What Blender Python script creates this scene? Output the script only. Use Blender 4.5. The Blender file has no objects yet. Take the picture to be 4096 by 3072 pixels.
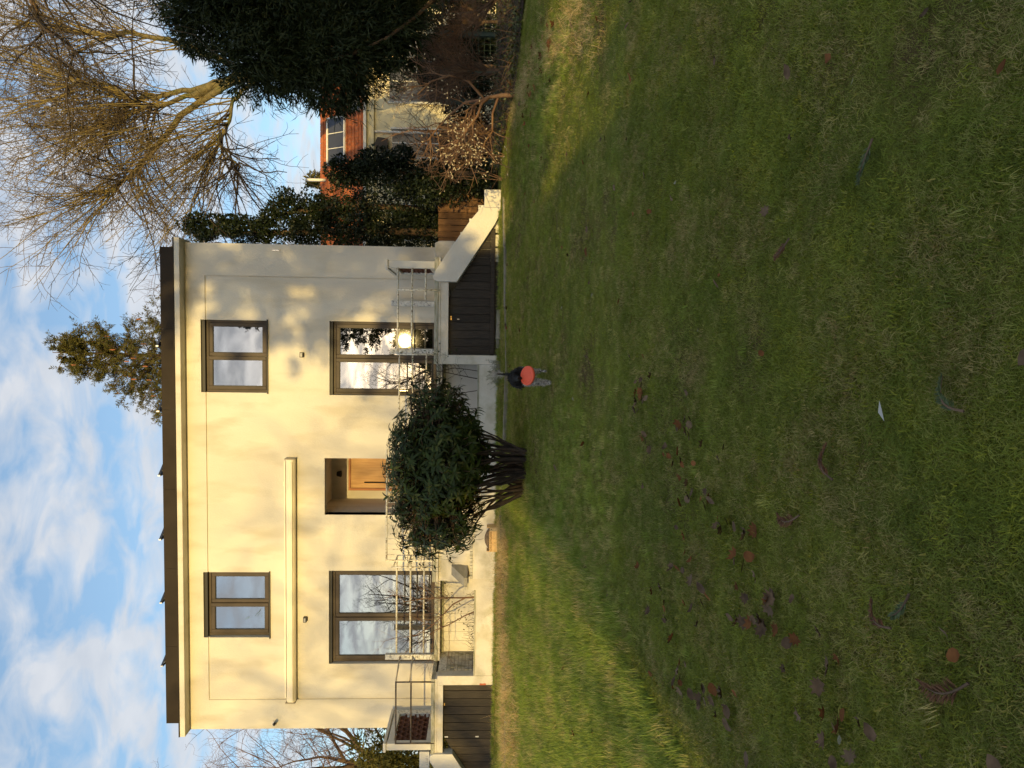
import bpy, math, random
import numpy as np
from mathutils import Vector, Matrix
random.seed(7); RNG = np.random.default_rng(7)
S = bpy.context.scene; COL = S.collection
rad = math.radians

# ---------------------------------------------------------------- camera, sky, sun, exposure
def cam_axes(pitch, yaw, roll):
    f = np.array([math.sin(yaw)*math.cos(pitch), math.cos(yaw)*math.cos(pitch), -math.sin(pitch)])
    r = np.array([math.cos(yaw), -math.sin(yaw), 0.0]); d = np.cross(f, r)
    return math.cos(roll)*r+math.sin(roll)*d, -math.sin(roll)*r+math.cos(roll)*d, f
cr, cd, cf = cam_axes(rad(2.365), rad(-3.3465), rad(-0.704))
cam_d = bpy.data.cameras.new('camera'); cam = bpy.data.objects.new('camera', cam_d); COL.objects.link(cam)
# the photograph was taken with the phone upright and is stored lying on its side: image right = down, image up = right
cam.matrix_world = Matrix(((cd[0], cr[0], -cf[0], 0), (cd[1], cr[1], -cf[1], 0), (cd[2], cr[2], -cf[2], 1.41), (0, 0, 0, 1)))
cam_d.sensor_fit = 'HORIZONTAL'; cam_d.sensor_width = 36; cam_d.lens = 2850/4096*36
cam_d.clip_start = .05; cam_d.clip_end = 3000
S.camera = cam
S.render.resolution_x = 1024; S.render.resolution_y = 768
S.view_settings.view_transform = 'Standard'; S.view_settings.look = 'None'; S.view_settings.gamma = 1
S.view_settings.exposure = 0.95

SUN_EL = rad(6.2)
W = bpy.data.worlds.new('World'); S.world = W; W.use_nodes = True
def build_world():
    nt = W.node_tree; N = nt.nodes; L = nt.links; N.clear()
    out = N.new('ShaderNodeOutputWorld'); bg = N.new('ShaderNodeBackground'); bg.inputs[1].default_value = .15
    sky = N.new('ShaderNodeTexSky'); sky.sky_type = 'NISHITA'; sky.sun_disc = False
    sky.sun_elevation = SUN_EL; sky.sun_rotation = math.pi; sky.altitude = 50; sky.air_density = 1.0; sky.dust_density = .6; sky.ozone_density = 2.5
    tc = N.new('ShaderNodeTexCoord'); sep = N.new('ShaderNodeSeparateXYZ'); L.new(tc.outputs['Generated'], sep.inputs[0])
    zc = N.new('ShaderNodeMath'); zc.operation = 'MAXIMUM'; zc.inputs[1].default_value = 0.0; L.new(sep.outputs[2], zc.inputs[0])
    za = N.new('ShaderNodeMath'); za.operation = 'ADD'; za.inputs[1].default_value = .22; L.new(zc.outputs[0], za.inputs[0])
    dv = N.new('ShaderNodeVectorMath'); dv.operation = 'DIVIDE'; L.new(tc.outputs['Generated'], dv.inputs[0])
    cb = N.new('ShaderNodeCombineXYZ'); [L.new(za.outputs[0], cb.inputs[i]) for i in range(3)]; L.new(cb.outputs[0], dv.inputs[1])
    mp = N.new('ShaderNodeMapping'); mp.inputs['Location'].default_value = (3.1, 1.7, 0); mp.inputs['Scale'].default_value = (1, 1.25, 1); L.new(dv.outputs[0], mp.inputs[0])
    n1 = N.new('ShaderNodeTexNoise'); n1.inputs['Scale'].default_value = 8.5; n1.inputs['Detail'].default_value = 9; n1.inputs['Roughness'].default_value = .5; n1.inputs['Distortion'].default_value = .5; L.new(mp.outputs[0], n1.inputs[0])
    r1 = N.new('ShaderNodeValToRGB'); r1.color_ramp.elements[0].position = .38; r1.color_ramp.elements[1].position = .60; r1.color_ramp.elements[0].color = (.12, .12, .12, 1); L.new(n1.outputs[0], r1.inputs[0])
    n2 = N.new('ShaderNodeTexNoise'); n2.inputs['Scale'].default_value = 11; n2.inputs['Detail'].default_value = 6; L.new(mp.outputs[0], n2.inputs[0])
    cc = N.new('ShaderNodeMix'); cc.data_type = 'RGBA'; cc.inputs[6].default_value = (1.95, 2.1, 2.35, 1); cc.inputs[7].default_value = (3.2, 3.15, 3.15, 1); L.new(n2.outputs[0], cc.inputs[0])
    # sky colour lifted so that the blue of the photograph's winter sky shows between the clouds
    sm = N.new('ShaderNodeMix'); sm.data_type = 'RGBA'; sm.blend_type = 'MULTIPLY'; sm.inputs[0].default_value = 1; sm.inputs[7].default_value = SKY_GAIN; L.new(sky.outputs[0], sm.inputs[6])
    cf_ = N.new('ShaderNodeMath'); cf_.operation = 'MULTIPLY'; cf_.inputs[1].default_value = .85; L.new(r1.outputs[0], cf_.inputs[0])
    mx = N.new('ShaderNodeMix'); mx.data_type = 'RGBA'; L.new(cf_.outputs[0], mx.inputs[0]); L.new(sm.outputs[2], mx.inputs[6]); L.new(cc.outputs[2], mx.inputs[7])
    L.new(mx.outputs[2], bg.inputs[0]); L.new(bg.outputs[0], out.inputs[0])
SKY_GAIN = (1.38, 1.26, 1.16, 1)
build_world()
sl = bpy.data.lights.new('sun', 'SUN'); sl.energy = 2.4; sl.angle = rad(.55); sl.color = (1, .71, .245)
sun = bpy.data.objects.new('sun', sl); COL.objects.link(sun)
sd = Vector((0.002, math.cos(SUN_EL), -math.sin(SUN_EL)))
sun.rotation_euler = sd.to_track_quat('-Z', 'Y').to_euler(); sun.location = (0, -30, 12)

# ---------------------------------------------------------------- helpers
MATS = {}
def mat(name, c1, c2=None, rough=.7, scale=6, detail=4, bump=0, bscale=40, metal=0, spec=.4, lo=.35, hi=.65, trans=0, stretch=None, c3=None, scale3=1.5, rnd=0):
    if name in MATS: return MATS[name]
    m = bpy.data.materials.new(name); m.use_nodes = True; N = m.node_tree.nodes; L = m.node_tree.links
    p = N['Principled BSDF']; p.inputs['Roughness'].default_value = rough; p.inputs['Metallic'].default_value = metal
    p.inputs['Specular IOR Level'].default_value = spec
    geo = N.new('ShaderNodeNewGeometry'); vec = geo.outputs['Position']
    if stretch:
        mp = N.new('ShaderNodeMapping'); mp.inputs['Scale'].default_value = stretch; L.new(vec, mp.inputs[0]); vec = mp.outputs[0]
    col = None
    if c2:
        n = N.new('ShaderNodeTexNoise'); n.inputs['Scale'].default_value = scale; n.inputs['Detail'].default_value = detail; L.new(vec, n.inputs[0])
        r = N.new('ShaderNodeValToRGB'); r.color_ramp.elements[0].position = lo; r.color_ramp.elements[1].position = hi
        r.color_ramp.elements[0].color = (*c1, 1); r.color_ramp.elements[1].color = (*c2, 1); L.new(n.outputs[0], r.inputs[0]); col = r.outputs[0]
    if c3:
        n3 = N.new('ShaderNodeTexNoise'); n3.inputs['Scale'].default_value = scale3; n3.inputs['Detail'].default_value = 6; L.new(vec, n3.inputs[0])
        r3 = N.new('ShaderNodeValToRGB'); r3.color_ramp.elements[0].position = .5; r3.color_ramp.elements[1].position = .68; L.new(n3.outputs[0], r3.inputs[0])
        mx = N.new('ShaderNodeMix'); mx.data_type = 'RGBA'; L.new(r3.outputs[0], mx.inputs[0]); L.new(col, mx.inputs[6]); mx.inputs[7].default_value = (*c3, 1); col = mx.outputs[2]
    if rnd and col:
        oi = N.new('ShaderNodeObjectInfo'); hs = N.new('ShaderNodeHueSaturation'); mr = N.new('ShaderNodeMapRange')
        mr.inputs[3].default_value = 1-rnd; mr.inputs[4].default_value = 1+rnd; L.new(oi.outputs['Random'], mr.inputs[0]); L.new(mr.outputs[0], hs.inputs['Value']); L.new(col, hs.inputs['Color']); col = hs.outputs[0]
    if col: L.new(col, p.inputs['Base Color'])
    else: p.inputs['Base Color'].default_value = (*c1, 1)
    if bump:
        nb = N.new('ShaderNodeTexNoise'); nb.inputs['Scale'].default_value = bscale; nb.inputs['Detail'].default_value = 5; L.new(vec, nb.inputs[0])
        b = N.new('ShaderNodeBump'); b.inputs['Strength'].default_value = bump; b.inputs['Distance'].default_value = .02; L.new(nb.outputs[0], b.inputs['Height']); L.new(b.outputs[0], p.inputs['Normal'])
    if trans:
        t = N.new('ShaderNodeBsdfTranslucent'); ms = N.new('ShaderNodeMixShader'); ms.inputs[0].default_value = trans
        if col: L.new(col, t.inputs[0])
        else: t.inputs[0].default_value = (*c1, 1)
        L.new(p.outputs[0], ms.inputs[1]); L.new(t.outputs[0], ms.inputs[2]); L.new(ms.outputs[0], N['Material Output'].inputs[0])
    MATS[name] = m; return m

def link(o): COL.objects.link(o); return o
def tag(o, label=None, cat=None, group=None, kind=None):
    if label: o['label'] = label
    if cat: o['category'] = cat
    if group: o['group'] = group
    if kind: o['kind'] = kind
    return o
def thing(name, label, cat, loc=(0, 0, 0), group=None):
    o = link(bpy.data.objects.new(name, None)); o.location = loc; o.empty_display_size = .1
    return tag(o, label, cat, group)
def wloc(o):
    v = Vector((0, 0, 0))
    while o: v = v+o.location; o = o.parent
    return v
def attach(o, parent):
    if parent is not None:
        o.parent = parent; o.location = o.location-wloc(parent)
    return o
def mesh_np(name, v, f, m=None, parent=None, smooth=False, mi=None, mats=None):
    """v (N,3); f (M,k) with a constant k"""
    v = np.asarray(v, np.float32); f = np.asarray(f, np.int32); me = bpy.data.meshes.new(name)
    k = f.shape[1]; me.vertices.add(len(v)); me.vertices.foreach_set('co', v.ravel())
    me.loops.add(f.size); me.loops.foreach_set('vertex_index', f.ravel())
    me.polygons.add(len(f)); me.polygons.foreach_set('loop_start', np.arange(0, f.size, k, dtype=np.int32))
    try: me.polygons.foreach_set('loop_total', np.full(len(f), k, np.int32))
    except Exception: pass
    if smooth: me.polygons.foreach_set('use_smooth', np.ones(len(f), bool))
    for mm in (mats or ([m] if m else [])): me.materials.append(mm)
    if mi is not None: me.polygons.foreach_set('material_index', np.asarray(mi, np.int32))
    me.update(calc_edges=True)
    o = link(bpy.data.objects.new(name, me)); return attach(o, parent)
class MB:
    def __init__(s): s.v = []; s.f = []; s.sm = []
    def add(s, vs, fs, smooth=False):
        b = len(s.v); s.v += [tuple(p) for p in vs]; s.f += [tuple(i+b for i in q) for q in fs]; s.sm += [smooth]*len(fs); return s
    def box(s, x0, x1, y0, y1, z0, z1):
        return s.add([(x0, y0, z0), (x1, y0, z0), (x1, y1, z0), (x0, y1, z0), (x0, y0, z1), (x1, y0, z1), (x1, y1, z1), (x0, y1, z1)],
                     [(0, 3, 2, 1), (4, 5, 6, 7), (0, 1, 5, 4), (1, 2, 6, 5), (2, 3, 7, 6), (3, 0, 4, 7)])
    def prism(s, poly, y0, y1):
        """poly in (x,z), counter-clockwise seen from -Y"""
        n = len(poly); vs = [(x, y0, z) for x, z in poly]+[(x, y1, z) for x, z in poly]
        return s.add(vs, [tuple(range(n)), tuple(range(2*n-1, n-1, -1))]+[(i, i+n, (i+1) % n+n, (i+1) % n) for i in range(n)])
    def tube(s, pts, r, n=8, cap=True, closed=False):
        pts = [Vector(p) for p in pts]; rs = r if hasattr(r, '__len__') else [r]*len(pts); vs = []; fs = []
        m = len(pts); up = None
        for i, p in enumerate(pts):
            a = pts[(i-1) % m] if (closed or i) else p; c = pts[(i+1) % m] if (closed or i < m-1) else p
            t = (c-a); t = t.normalized() if t.length > 1e-9 else Vector((0, 0, 1))
            if up is None:
                up = t.cross(Vector((0, 0, 1)) if abs(t.z) < .9 else Vector((1, 0, 0))).normalized()
            up = (up-t*up.dot(t)); up = up.normalized() if up.length > 1e-6 else t.orthogonal().normalized()
            w = t.cross(up)
            for k in range(n):
                q = 2*math.pi*k/n; vs.append(p+(up*math.cos(q)+w*math.sin(q))*rs[i])
        for i in range(m if closed else m-1):
            j = (i+1) % m
            for k in range(n): fs.append((i*n+k, i*n+(k+1) % n, j*n+(k+1) % n, j*n+k))
        if cap and not closed: fs += [tuple(range(n-1, -1, -1)), tuple(range((m-1)*n, m*n))]
        return s.add(vs, fs, True)
    def lathe(s, prof, c, n=24, axis=(0, 0, 1)):
        """prof list of (r,h) about axis through c"""
        ax = Vector(axis).normalized(); u = ax.orthogonal().normalized(); w = ax.cross(u); c = Vector(c); vs = []; fs = []
        for r, h in prof:
            for k in range(n): q = 2*math.pi*k/n; vs.append(c+ax*h+(u*math.cos(q)+w*math.sin(q))*r)
        for i in range(len(prof)-1):
            for k in range(n): fs.append((i*n+k, i*n+(k+1) % n, (i+1)*n+(k+1) % n, (i+1)*n+k))
        return s.add(vs, fs, True)
    def build(s, name, m, parent=None, bevel=0, smooth=None):
        me = bpy.data.meshes.new(name); me.from_pydata(s.v, [], s.f); me.materials.append(m)
        me.polygons.foreach_set('use_smooth', np.array(s.sm if smooth is None else [smooth]*len(s.f), bool)); me.update()
        o = link(bpy.data.objects.new(name, me))
        if bevel:
            b = o.modifiers.new('bevel', 'BEVEL'); b.width = bevel; b.segments = 2; b.limit_method = 'ANGLE'; b.angle_limit = rad(40)
        return attach(o, parent)
def bx(name, m, parent, *a, bevel=0): return MB().box(*a).build(name, m, parent, bevel)

def gz(x, y):
    """height of the sloping lawn: it climbs from the photographer towards the house"""
    b = .012*math.sin(x*2.3+1.1*y)+.010*math.sin(1.7*y-x*.9+1)+.006*math.sin(5.1*x+3.3*y)
    if y > 13: b *= max(0, 14-y)
    return .08*min(max(y, -3), 14.0)+b*(1 if y < 14 else 0)
def gz_np(x, y):
    b = .012*np.sin(x*2.3+1.1*y)+.010*np.sin(1.7*y-x*.9+1)+.006*np.sin(5.1*x+3.3*y)
    b = b*np.clip(14-y, 0, 1)
    return .08*np.clip(y, -3, 14.0)+b

# ---------------------------------------------------------------- materials
M_wall = mat('stucco_cream', (.605, .565, .485), (.665, .63, .545), rough=.85, scale=1.6, bump=.3, bscale=90, spec=.15, stretch=(1, 1, .3), c3=(.545, .50, .405), scale3=2.6)
M_render = mat('white_masonry_paint', (.64, .61, .55), (.57, .53, .46), rough=.85, scale=3, bump=.35, bscale=25, c3=(.47, .44, .35), scale3=3.5, spec=.2)
M_whitew = mat('white_render_clean', (.66, .64, .59), (.60, .57, .51), rough=.8, scale=2, bump=.2, bscale=30, spec=.2)
M_brown = mat('bronze_frame', (.055, .043, .034), (.075, .058, .045), rough=.5, scale=3, spec=.2)
M_dark = mat('dark_gasket', (.012, .011, .010), rough=.5)
M_fascia = mat('fascia_metal', (.022, .016, .011), (.032, .024, .017), rough=.6, scale=2, spec=.12)
M_black = mat('black_metal', (.012, .012, .013), rough=.4)
M_panel = mat('solar_glass', (.010, .012, .022), rough=.12, spec=.6)
M_alu = mat('aluminium', (.6, .58, .55), rough=.35, metal=.9)
M_awn = mat('awning_ivory', (.80, .72, .55), rough=.55)
M_rail = mat('rail_paint_flaking', (.72, .69, .6), (.62, .58, .46), rough=.65, scale=14, c3=(.20, .15, .09), scale3=22, bump=.3, bscale=120)
M_conc = mat('concrete_post', (.55, .54, .5), (.7, .69, .64), rough=.85, scale=14, bump=.4, bscale=70, c3=(.22, .21, .2), scale3=18)
M_stain = mat('slab_edge_stained', (.46, .44, .37), (.26, .26, .18), rough=.9, scale=7, bump=.5, bscale=50, stretch=(1, 1, 4))
M_green = mat('mossy_beam', (.22, .25, .16), (.38, .38, .28), rough=.9, scale=9)
M_plank = mat('black_stained_plank', (.022, .018, .015), (.045, .036, .029), rough=.55, scale=5, bump=.5, bscale=18, stretch=(9, 1, 1), spec=.25, rnd=.25)
M_brickw = mat('painted_brick', (.42, .40, .34), (.58, .55, .47), rough=.9, scale=9, bump=.5, bscale=60, c3=(.25, .25, .18), scale3=5, rnd=.15)
M_mortar = mat('mortar', (.30, .28, .23), (.22, .21, .17), rough=.95, scale=20)
M_terra = mat('terracotta_block', (.10, .038, .022), (.15, .06, .034), rough=.85, scale=20, bump=.4, bscale=60, rnd=.2)
M_pot = mat('terracotta_pot', (.42, .16, .07), (.5, .22, .11), rough=.8, scale=12)
M_oak = mat('oak_door', (.55, .30, .12), (.66, .40, .18), rough=.5, scale=4, stretch=(6, 6, .6), detail=7)
M_oakd = mat('door_frame_wood', (.42, .16, .06), rough=.5)
M_soil = mat('soil', (.035, .024, .015), (.07, .05, .03), rough=1, scale=14, bump=.8, bscale=40)
M_stone = mat('edging_stone', (.16, .145, .11), (.25, .23, .18), rough=.95, scale=12, bump=.6, bscale=45, c3=(.12, .13, .06), scale3=6, rnd=.15)
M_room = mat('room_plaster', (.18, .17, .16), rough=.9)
M_crate = mat('crate_pine', (.58, .36, .15), (.68, .46, .22), rough=.75, scale=5, stretch=(1, 8, 8))
M_bark = mat('bark_log', (.10, .075, .05), (.2, .14, .09), rough=.95, scale=25, bump=.8, bscale=60)
M_red = mat('exposed_brick', (.38, .09, .045), (.46, .14, .08), rough=.9, scale=20)
M_ink = mat('stencil_ink', (.10, .035, .02), rough=.8)

def glass(name, refl=.32, tint=(.5, .52, .55)):
    m = bpy.data.materials.new(name); m.use_nodes = True; N = m.node_tree.nodes; L = m.node_tree.links; N.clear()
    o = N.new('ShaderNodeOutputMaterial'); t = N.new('ShaderNodeBsdfTransparent'); t.inputs[0].default_value = (*tint, 1)
    g = N.new('ShaderNodeBsdfGlossy'); g.inputs[0].default_value = (.95, .95, .95, 1); g.inputs['Roughness'].default_value = .012
    lw = N.new('ShaderNodeLayerWeight'); lw.inputs[0].default_value = .25
    mr = N.new('ShaderNodeMapRange'); mr.inputs[3].default_value = refl; mr.inputs[4].default_value = 1; L.new(lw.outputs['Fresnel'], mr.inputs[0])
    mx = N.new('ShaderNodeMixShader'); L.new(mr.outputs[0], mx.inputs[0]); L.new(t.outputs[0], mx.inputs[1]); L.new(g.outputs[0], mx.inputs[2]); L.new(mx.outputs[0], o.inputs[0])
    return m
M_glass = glass('window_glass', .33)

# ---------------------------------------------------------------- ground
F = 15.33          # facade plane
A = 13.9           # front of the terrace
B = 14.7           # terrace edge where it steps back
ZT = 2.36          # terrace floor
M_lawn = mat('mossy_ground', (.09, .105, .018), (.15, .16, .026), rough=1, scale=3.2, detail=8, bump=.9, bscale=60, c3=(.085, .062, .026), scale3=1.6, spec=.1)
def build_ground():
    xs = np.concatenate([np.linspace(-400, -30, 12), np.linspace(-25, -9, 17), np.linspace(-8.6, 6, 74), np.linspace(6.5, 25, 20), np.linspace(30, 400, 12)])
    ys = np.concatenate([np.linspace(-400, -30, 12), np.linspace(-25, -3, 20), np.linspace(-2.8, 14.2, 86), np.linspace(15, 40, 14), np.linspace(50, 700, 10)])
    X, Y = np.meshgrid(xs, ys, indexing='ij'); Z = gz_np(X, Y)
    v = np.stack([X, Y, Z], -1).reshape(-1, 3); ny = len(ys)
    i, j = np.meshgrid(np.arange(len(xs)-1), np.arange(ny-1), indexing='ij'); a = (i*ny+j).ravel()
    f = np.stack([a, a+ny, a+ny+1, a+1], 1)
    o = mesh_np('lawn', v, f, M_lawn, smooth=True); tag(o, kind='structure')
build_ground()

# ---------------------------------------------------------------- the house
house = thing('house', 'cream rendered two storey house with flat roof, bronze windows and terrace', 'house', (-3.26, F, 1.1))
HX0, HX1 = -8.52, 1.99
OPEN = {'UR': (-1.15, .385, 5.985, 7.37), 'UL': (-6.475, -5.035, 5.965, 7.37), 'FR': (-1.18, .395, 2.36, 4.675), 'FL': (-7.07, -5.0, 2.36, 4.69), 'PO': (-3.77, -2.54, 2.36, 4.78)}
GR = (-7.865, 1.315, 7.275); GW = .035      # groove frame: left, right, top
def build_facade():
    xs = {HX0, HX1, GR[0], GR[0]+GW, GR[1]-GW*.5, GR[1]}; zs = {1.0, 7.80, GR[2], GR[2]-GW}
    for a, b, c, d in OPEN.values(): xs |= {a, b}; zs |= {c, d}
    xs = sorted(xs); zs = sorted(zs); nx, nz = len(xs)-1, len(zs)-1
    def dep(i, j):
        if i < 0 or j < 0 or i >= nx or j >= nz: return 0.0
        x = (xs[i]+xs[i+1])/2; z = (zs[j]+zs[j+1])/2
        for k, (a, b, c, d) in OPEN.items():
            if a < x < b and c < z < d: return None
        if GR[0] < x < GR[0]+GW and z < GR[2]: return .02
        if GR[1]-GW*.5 < x < GR[1] and z < GR[2]: return .02
        if GR[2]-GW < z < GR[2] and GR[0] < x < GR[1]: return .025
        return 0.0
    mb = MB()
    for i in range(nx):
        for j in range(nz):
            d = dep(i, j); x0, x1, z0, z1 = xs[i], xs[i+1], zs[j], zs[j+1]
            dd = .24 if d is None else d
            if d is not None: mb.add([(x0, F+d, z0), (x1, F+d, z0), (x1, F+d, z1), (x0, F+d, z1)], [(0, 1, 2, 3)])
            for di, dj in ((1, 0), (0, 1)):
                e = dep(i+di, j+dj); ee = .24 if e is None else e
                if abs(ee-dd) < 1e-6: continue
                if i+di >= nx or j+dj >= nz: continue
                a, b = F+dd, F+ee
                if di: mb.add([(x1, a, z0), (x1, b, z0), (x1, b, z1), (x1, a, z1)], [(0, 1, 2, 3)])
                else: mb.add([(x0, a, z1), (x1, a, z1), (x1, b, z1), (x0, b, z1)], [(0, 1, 2, 3)])
    mb.build('front_wall', M_wall, house)
    bx('side_wall', M_wall, house, HX1-.25, HX1, F+.001, F+9, 1.0, 7.8); bx('side_wall', M_wall, house, HX0, HX0+.25, F+.001, F+9, 1.0, 7.8)
    bx('back_wall', M_wall, house, HX0+.25, HX1-.25, F+8.75, F+9, 1.0, 7.8)
    rf = bx('roof', M_fascia, house, HX0+.02, HX1-.02, F+.32, F+8.9, 7.78, 7.95)
    # cornice with its shadow gap and the dark upstand behind it
    MB().prism([(HX0-.03, 7.69), (HX1+.07, 7.69), (HX1+.07, 7.80), (HX0-.03, 7.80)], F-.25, F+.3).build('cornice', M_wall, house, .008)
    MB().prism([(HX0-.035, 7.803), (HX1+.075, 7.803), (HX1+.075, 7.825), (HX0-.035, 7.825)], F-.258, F+.3).build('cornice_flashing', M_fascia, house)
    n = 6; w = (1.93-(-8.55))/n
    for k in range(n):
        bx('fascia_panel', M_fascia, rf, -8.55+k*w+.002, -8.55+(k+1)*w-.002, F+.30, F+.335, 7.8, 8.325)
    # floors and rooms behind the windows
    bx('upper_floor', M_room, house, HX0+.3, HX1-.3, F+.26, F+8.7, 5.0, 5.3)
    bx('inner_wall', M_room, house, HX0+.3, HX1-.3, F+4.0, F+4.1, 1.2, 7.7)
build_facade()
def window(key, nm, split, head=.07, curtain=False):
    x0, x1, z0, z1 = OPEN[key]; y = F+.12; w = thing_part(nm)
    fw = .055
    # dark shutter box in the head, frame all round, two sashes with panes
    if head: bx('shutter_box', M_dark, w, x0+.004, x1-.004, F+.05, F+.235, z1-head, z1-.003)
    zt = z1-head
    fr = MB().box(x0+.003, x0+fw, y, y+.09, z0+.003, zt-.002).box(x1-fw, x1-.003, y, y+.09, z0+.003, zt-.002).box(x0+fw+.001, x1-fw-.001, y+.001, y+.089, zt-fw, zt-.002).box(x0+fw+.001, x1-fw-.001, y+.001, y+.089, z0+.003, z0+fw)
    fr.build('frame', M_brown, w, .004)
    xm = x0+(x1-x0)*split
    for q, (a, b) in enumerate(((x0+fw+.003, xm-.003), (xm+.003, x1-fw-.003))):
        s = .075; yy = y-.012 if q == 0 else y+.012
        zb, ztt = z0+fw+.003, zt-fw-.003
        sm = MB().box(a, a+s, yy, yy+.07, zb, ztt).box(b-s, b, yy, yy+.07, zb, ztt).box(a+s+.001, b-s-.001, yy+.001, yy+.069, zb, zb+s).box(a+s+.001, b-s-.001, yy+.001, yy+.069, ztt-s, ztt)
        sm.build('sash', M_brown, w, .006)
        MB().box(a+s-.01, b-s+.01, yy+.03, yy+.046, zb+s-.01, ztt-s+.01).build('pane', M_glass, w)
        g = .008
        MB().box(a+s-.001, a+s+g, yy+.012, yy+.028, zb+s, ztt-s).box(b-s-g, b-s+.001, yy+.012, yy+.028, zb+s, ztt-s).box(a+s+g, b-s-g, yy+.013, yy+.027, zb+s-.001, zb+s+g).box(a+s+g, b-s-g, yy+.013, yy+.027, ztt-s-g, ztt-s+.001).build('gasket', M_dark, w)
    return w
def thing_part(name):
    o = link(bpy.data.objects.new(name, None)); o.empty_display_size = .1; return attach(o, house)
wUR = window('UR', 'window', .5); wUL = window('UL', 'window', .5)
wFR = window('FR', 'french_window', .5, .06); wFL = window('FL', 'french_window', .48, .06)
for k in ('UR', 'UL'):
    x0, x1, z0, z1 = OPEN[k]; bx('window_sill', M_dark, wUR if k == 'UR' else wUL, x0-.02, x1+.02, F-.035, F+.118, z0-.022, z0+.001)
# curtain behind the right-hand french window, pale blind behind the upper right window
M_blind = mat('blind_fabric', (.55, .56, .56), rough=.9)
bx('roller_blind', M_blind, wUR, -1.0, .25, F+.30, F+.305, 6.05, 7.25)
bx('door_handle', M_alu, wFR, -1.085, -1.06, F+.07, F+.105, 3.02, 3.2)

def build_porch():
    x0, x1, z0, z1 = OPEN['PO']; yb = F+1.6
    p = thing_part('porch')
    bx('porch_side', M_wall, p, x0-.12, x0, F+.002, yb+.1, z0, 5.0)
    bx('porch_side', M_wall, p, x1+.0, x1+.12, F+.002, yb+.1, z0, 5.0)
    bx('porch_ceiling', M_wall, p, x0, x1, F+.25, yb+.1, 4.96, 5.08)
    bx('lintel', M_wall, p, x0, x1, F+.003, F+.249, 4.781, 5.07)
    bx('porch_floor', M_stone, p, x0, x1, F, yb, 2.2, ZT)
    bx('porch_back', M_wall, p, x0, x1, yb, yb+.1, z0, 4.96)
    d = bx('front_door', M_oak, house, -3.50, -2.56, yb-.05, yb-.003, ZT+.02, 4.50, bevel=.003)
    bx('door_frame', M_oakd, p, -3.565, -3.51, yb-.06, yb-.004, ZT, 4.56); bx('door_frame', M_oakd, p, -3.509, -2.545, yb-.06, yb-.004, 4.51, 4.56)
    MB().tube([(-3.36, yb-.11, 3.1), (-3.36, yb-.11, 4.18)], .014, 10).tube([(-3.36, yb-.05, 3.3), (-3.36, yb-.11, 3.3)], .01, 8).tube([(-3.36, yb-.05, 4.0), (-3.36, yb-.11, 4.0)], .01, 8).build('pull_handle', M_black, d)
    s = tag(MB().lathe([(.001, .1), (.052, .1), (.062, .07), (.078, 0), (.07, 0), (.05, .07), (.001, .075)], (-3.16, yb-.10, 4.72), 20).build('wall_sconce', M_black), 'black flared sconce on the porch wall above the wooden door', 'wall lamp')
    MB().tube([(-3.16, yb-.1, 4.78), (-3.16, yb-.001, 4.78)], .02, 8).build('bracket', M_black, s)
build_porch()

def small_fixtures():
    for x, z, lab in ((-.33, 5.25, 'small dark box lamp on facade above the right french window'), (-6.06, 5.19, 'small dark box lamp on facade below the awning, above the left french window')):
        l = thing('wall_lamp', lab, 'wall lamp', (x, F, z), 'box lamps on the facade')
        bx('housing', M_black, l, x-.055, x+.055, F-.09, F-.002, z-.035, z+.035, bevel=.004)
        bx('back_plate', M_brown, l, x-.04, x+.04, F-.0019, F+.001, z-.05, z+.05)
        bx('lens', mat('lamp_lens', (.3, .3, .3), rough=.2), l, x-.04, x+.04, F-.092, F-.0901, z-.018, z+.02)
    c = thing('security_camera', 'small dark and white bullet camera on the facade near its left edge', 'camera', (-8.39, F, 5.86))
    MB().lathe([(.001, 0), (.05, 0), (.05, .03), (.001, .03)], (-8.39, F-.03, 5.87), 16, (0, 1, 0)).build('mount', M_whitew, c)
    MB().tube([(-8.39, F-.03, 5.86), (-8.385, F-.07, 5.85)], .014, 8).tube([(-8.38, F-.05, 5.85), (-8.33, F-.17, 5.83)], .032, 12).build('barrel', M_black, c)
    a = thing('vent_cap', 'small grey bar fitting on the facade near its right edge', 'vent', (1.86, F, 5.79))
    bx('cover', M_alu, a, 1.85, 1.875, F-.03, F-.001, 5.71, 5.86, bevel=.004)
    # awning cassette
    w = thing('awning', 'long ivory folding awning cassette mounted across the facade', 'awning', (-5.2, F, 5.5))
    prof = [(-.175, 5.40), (-.19, 5.43), (-.19, 5.50), (-.17, 5.55), (-.10, 5.575), (-.02, 5.58), (-.02, 5.385), (-.13, 5.375)]
    mb = MB(); n = len(prof)
    vs = [(-7.84, F+a, b) for a, b in prof]+[(-2.55, F+a, b) for a, b in prof]
    mb.add(vs, [tuple(range(n)), tuple(range(2*n-1, n-1, -1))]+[(i, i+n, (i+1) % n+n, (i+1) % n) for i in range(n)])
    mb.build('cassette', M_awn, w, .004)
    bx('front_bar', M_awn, w, -7.80, -2.60, F-.215, F-.1905, 5.415, 5.47, bevel=.006); bx('wall_rail', M_awn, w, -7.80, -2.60, F-.06, F-.001, 5.60, 5.63)
    bx('end_cap', mat('cap_grey', (.32, .28, .2), rough=.6), w, -2.549, -2.525, F-.2, F-.015, 5.37, 5.585, bevel=.006); bx('end_cap', mat('cap_grey', (.32, .28, .2)), w, -7.866, -7.841, F-.2, F-.015, 5.37, 5.585, bevel=.006)
    for x in (-7.2, -5.2, -3.1): bx('bracket', M_awn, w, x-.05, x+.05, F-.019, F-.0005, 5.38, 5.66)
small_fixtures()
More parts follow.
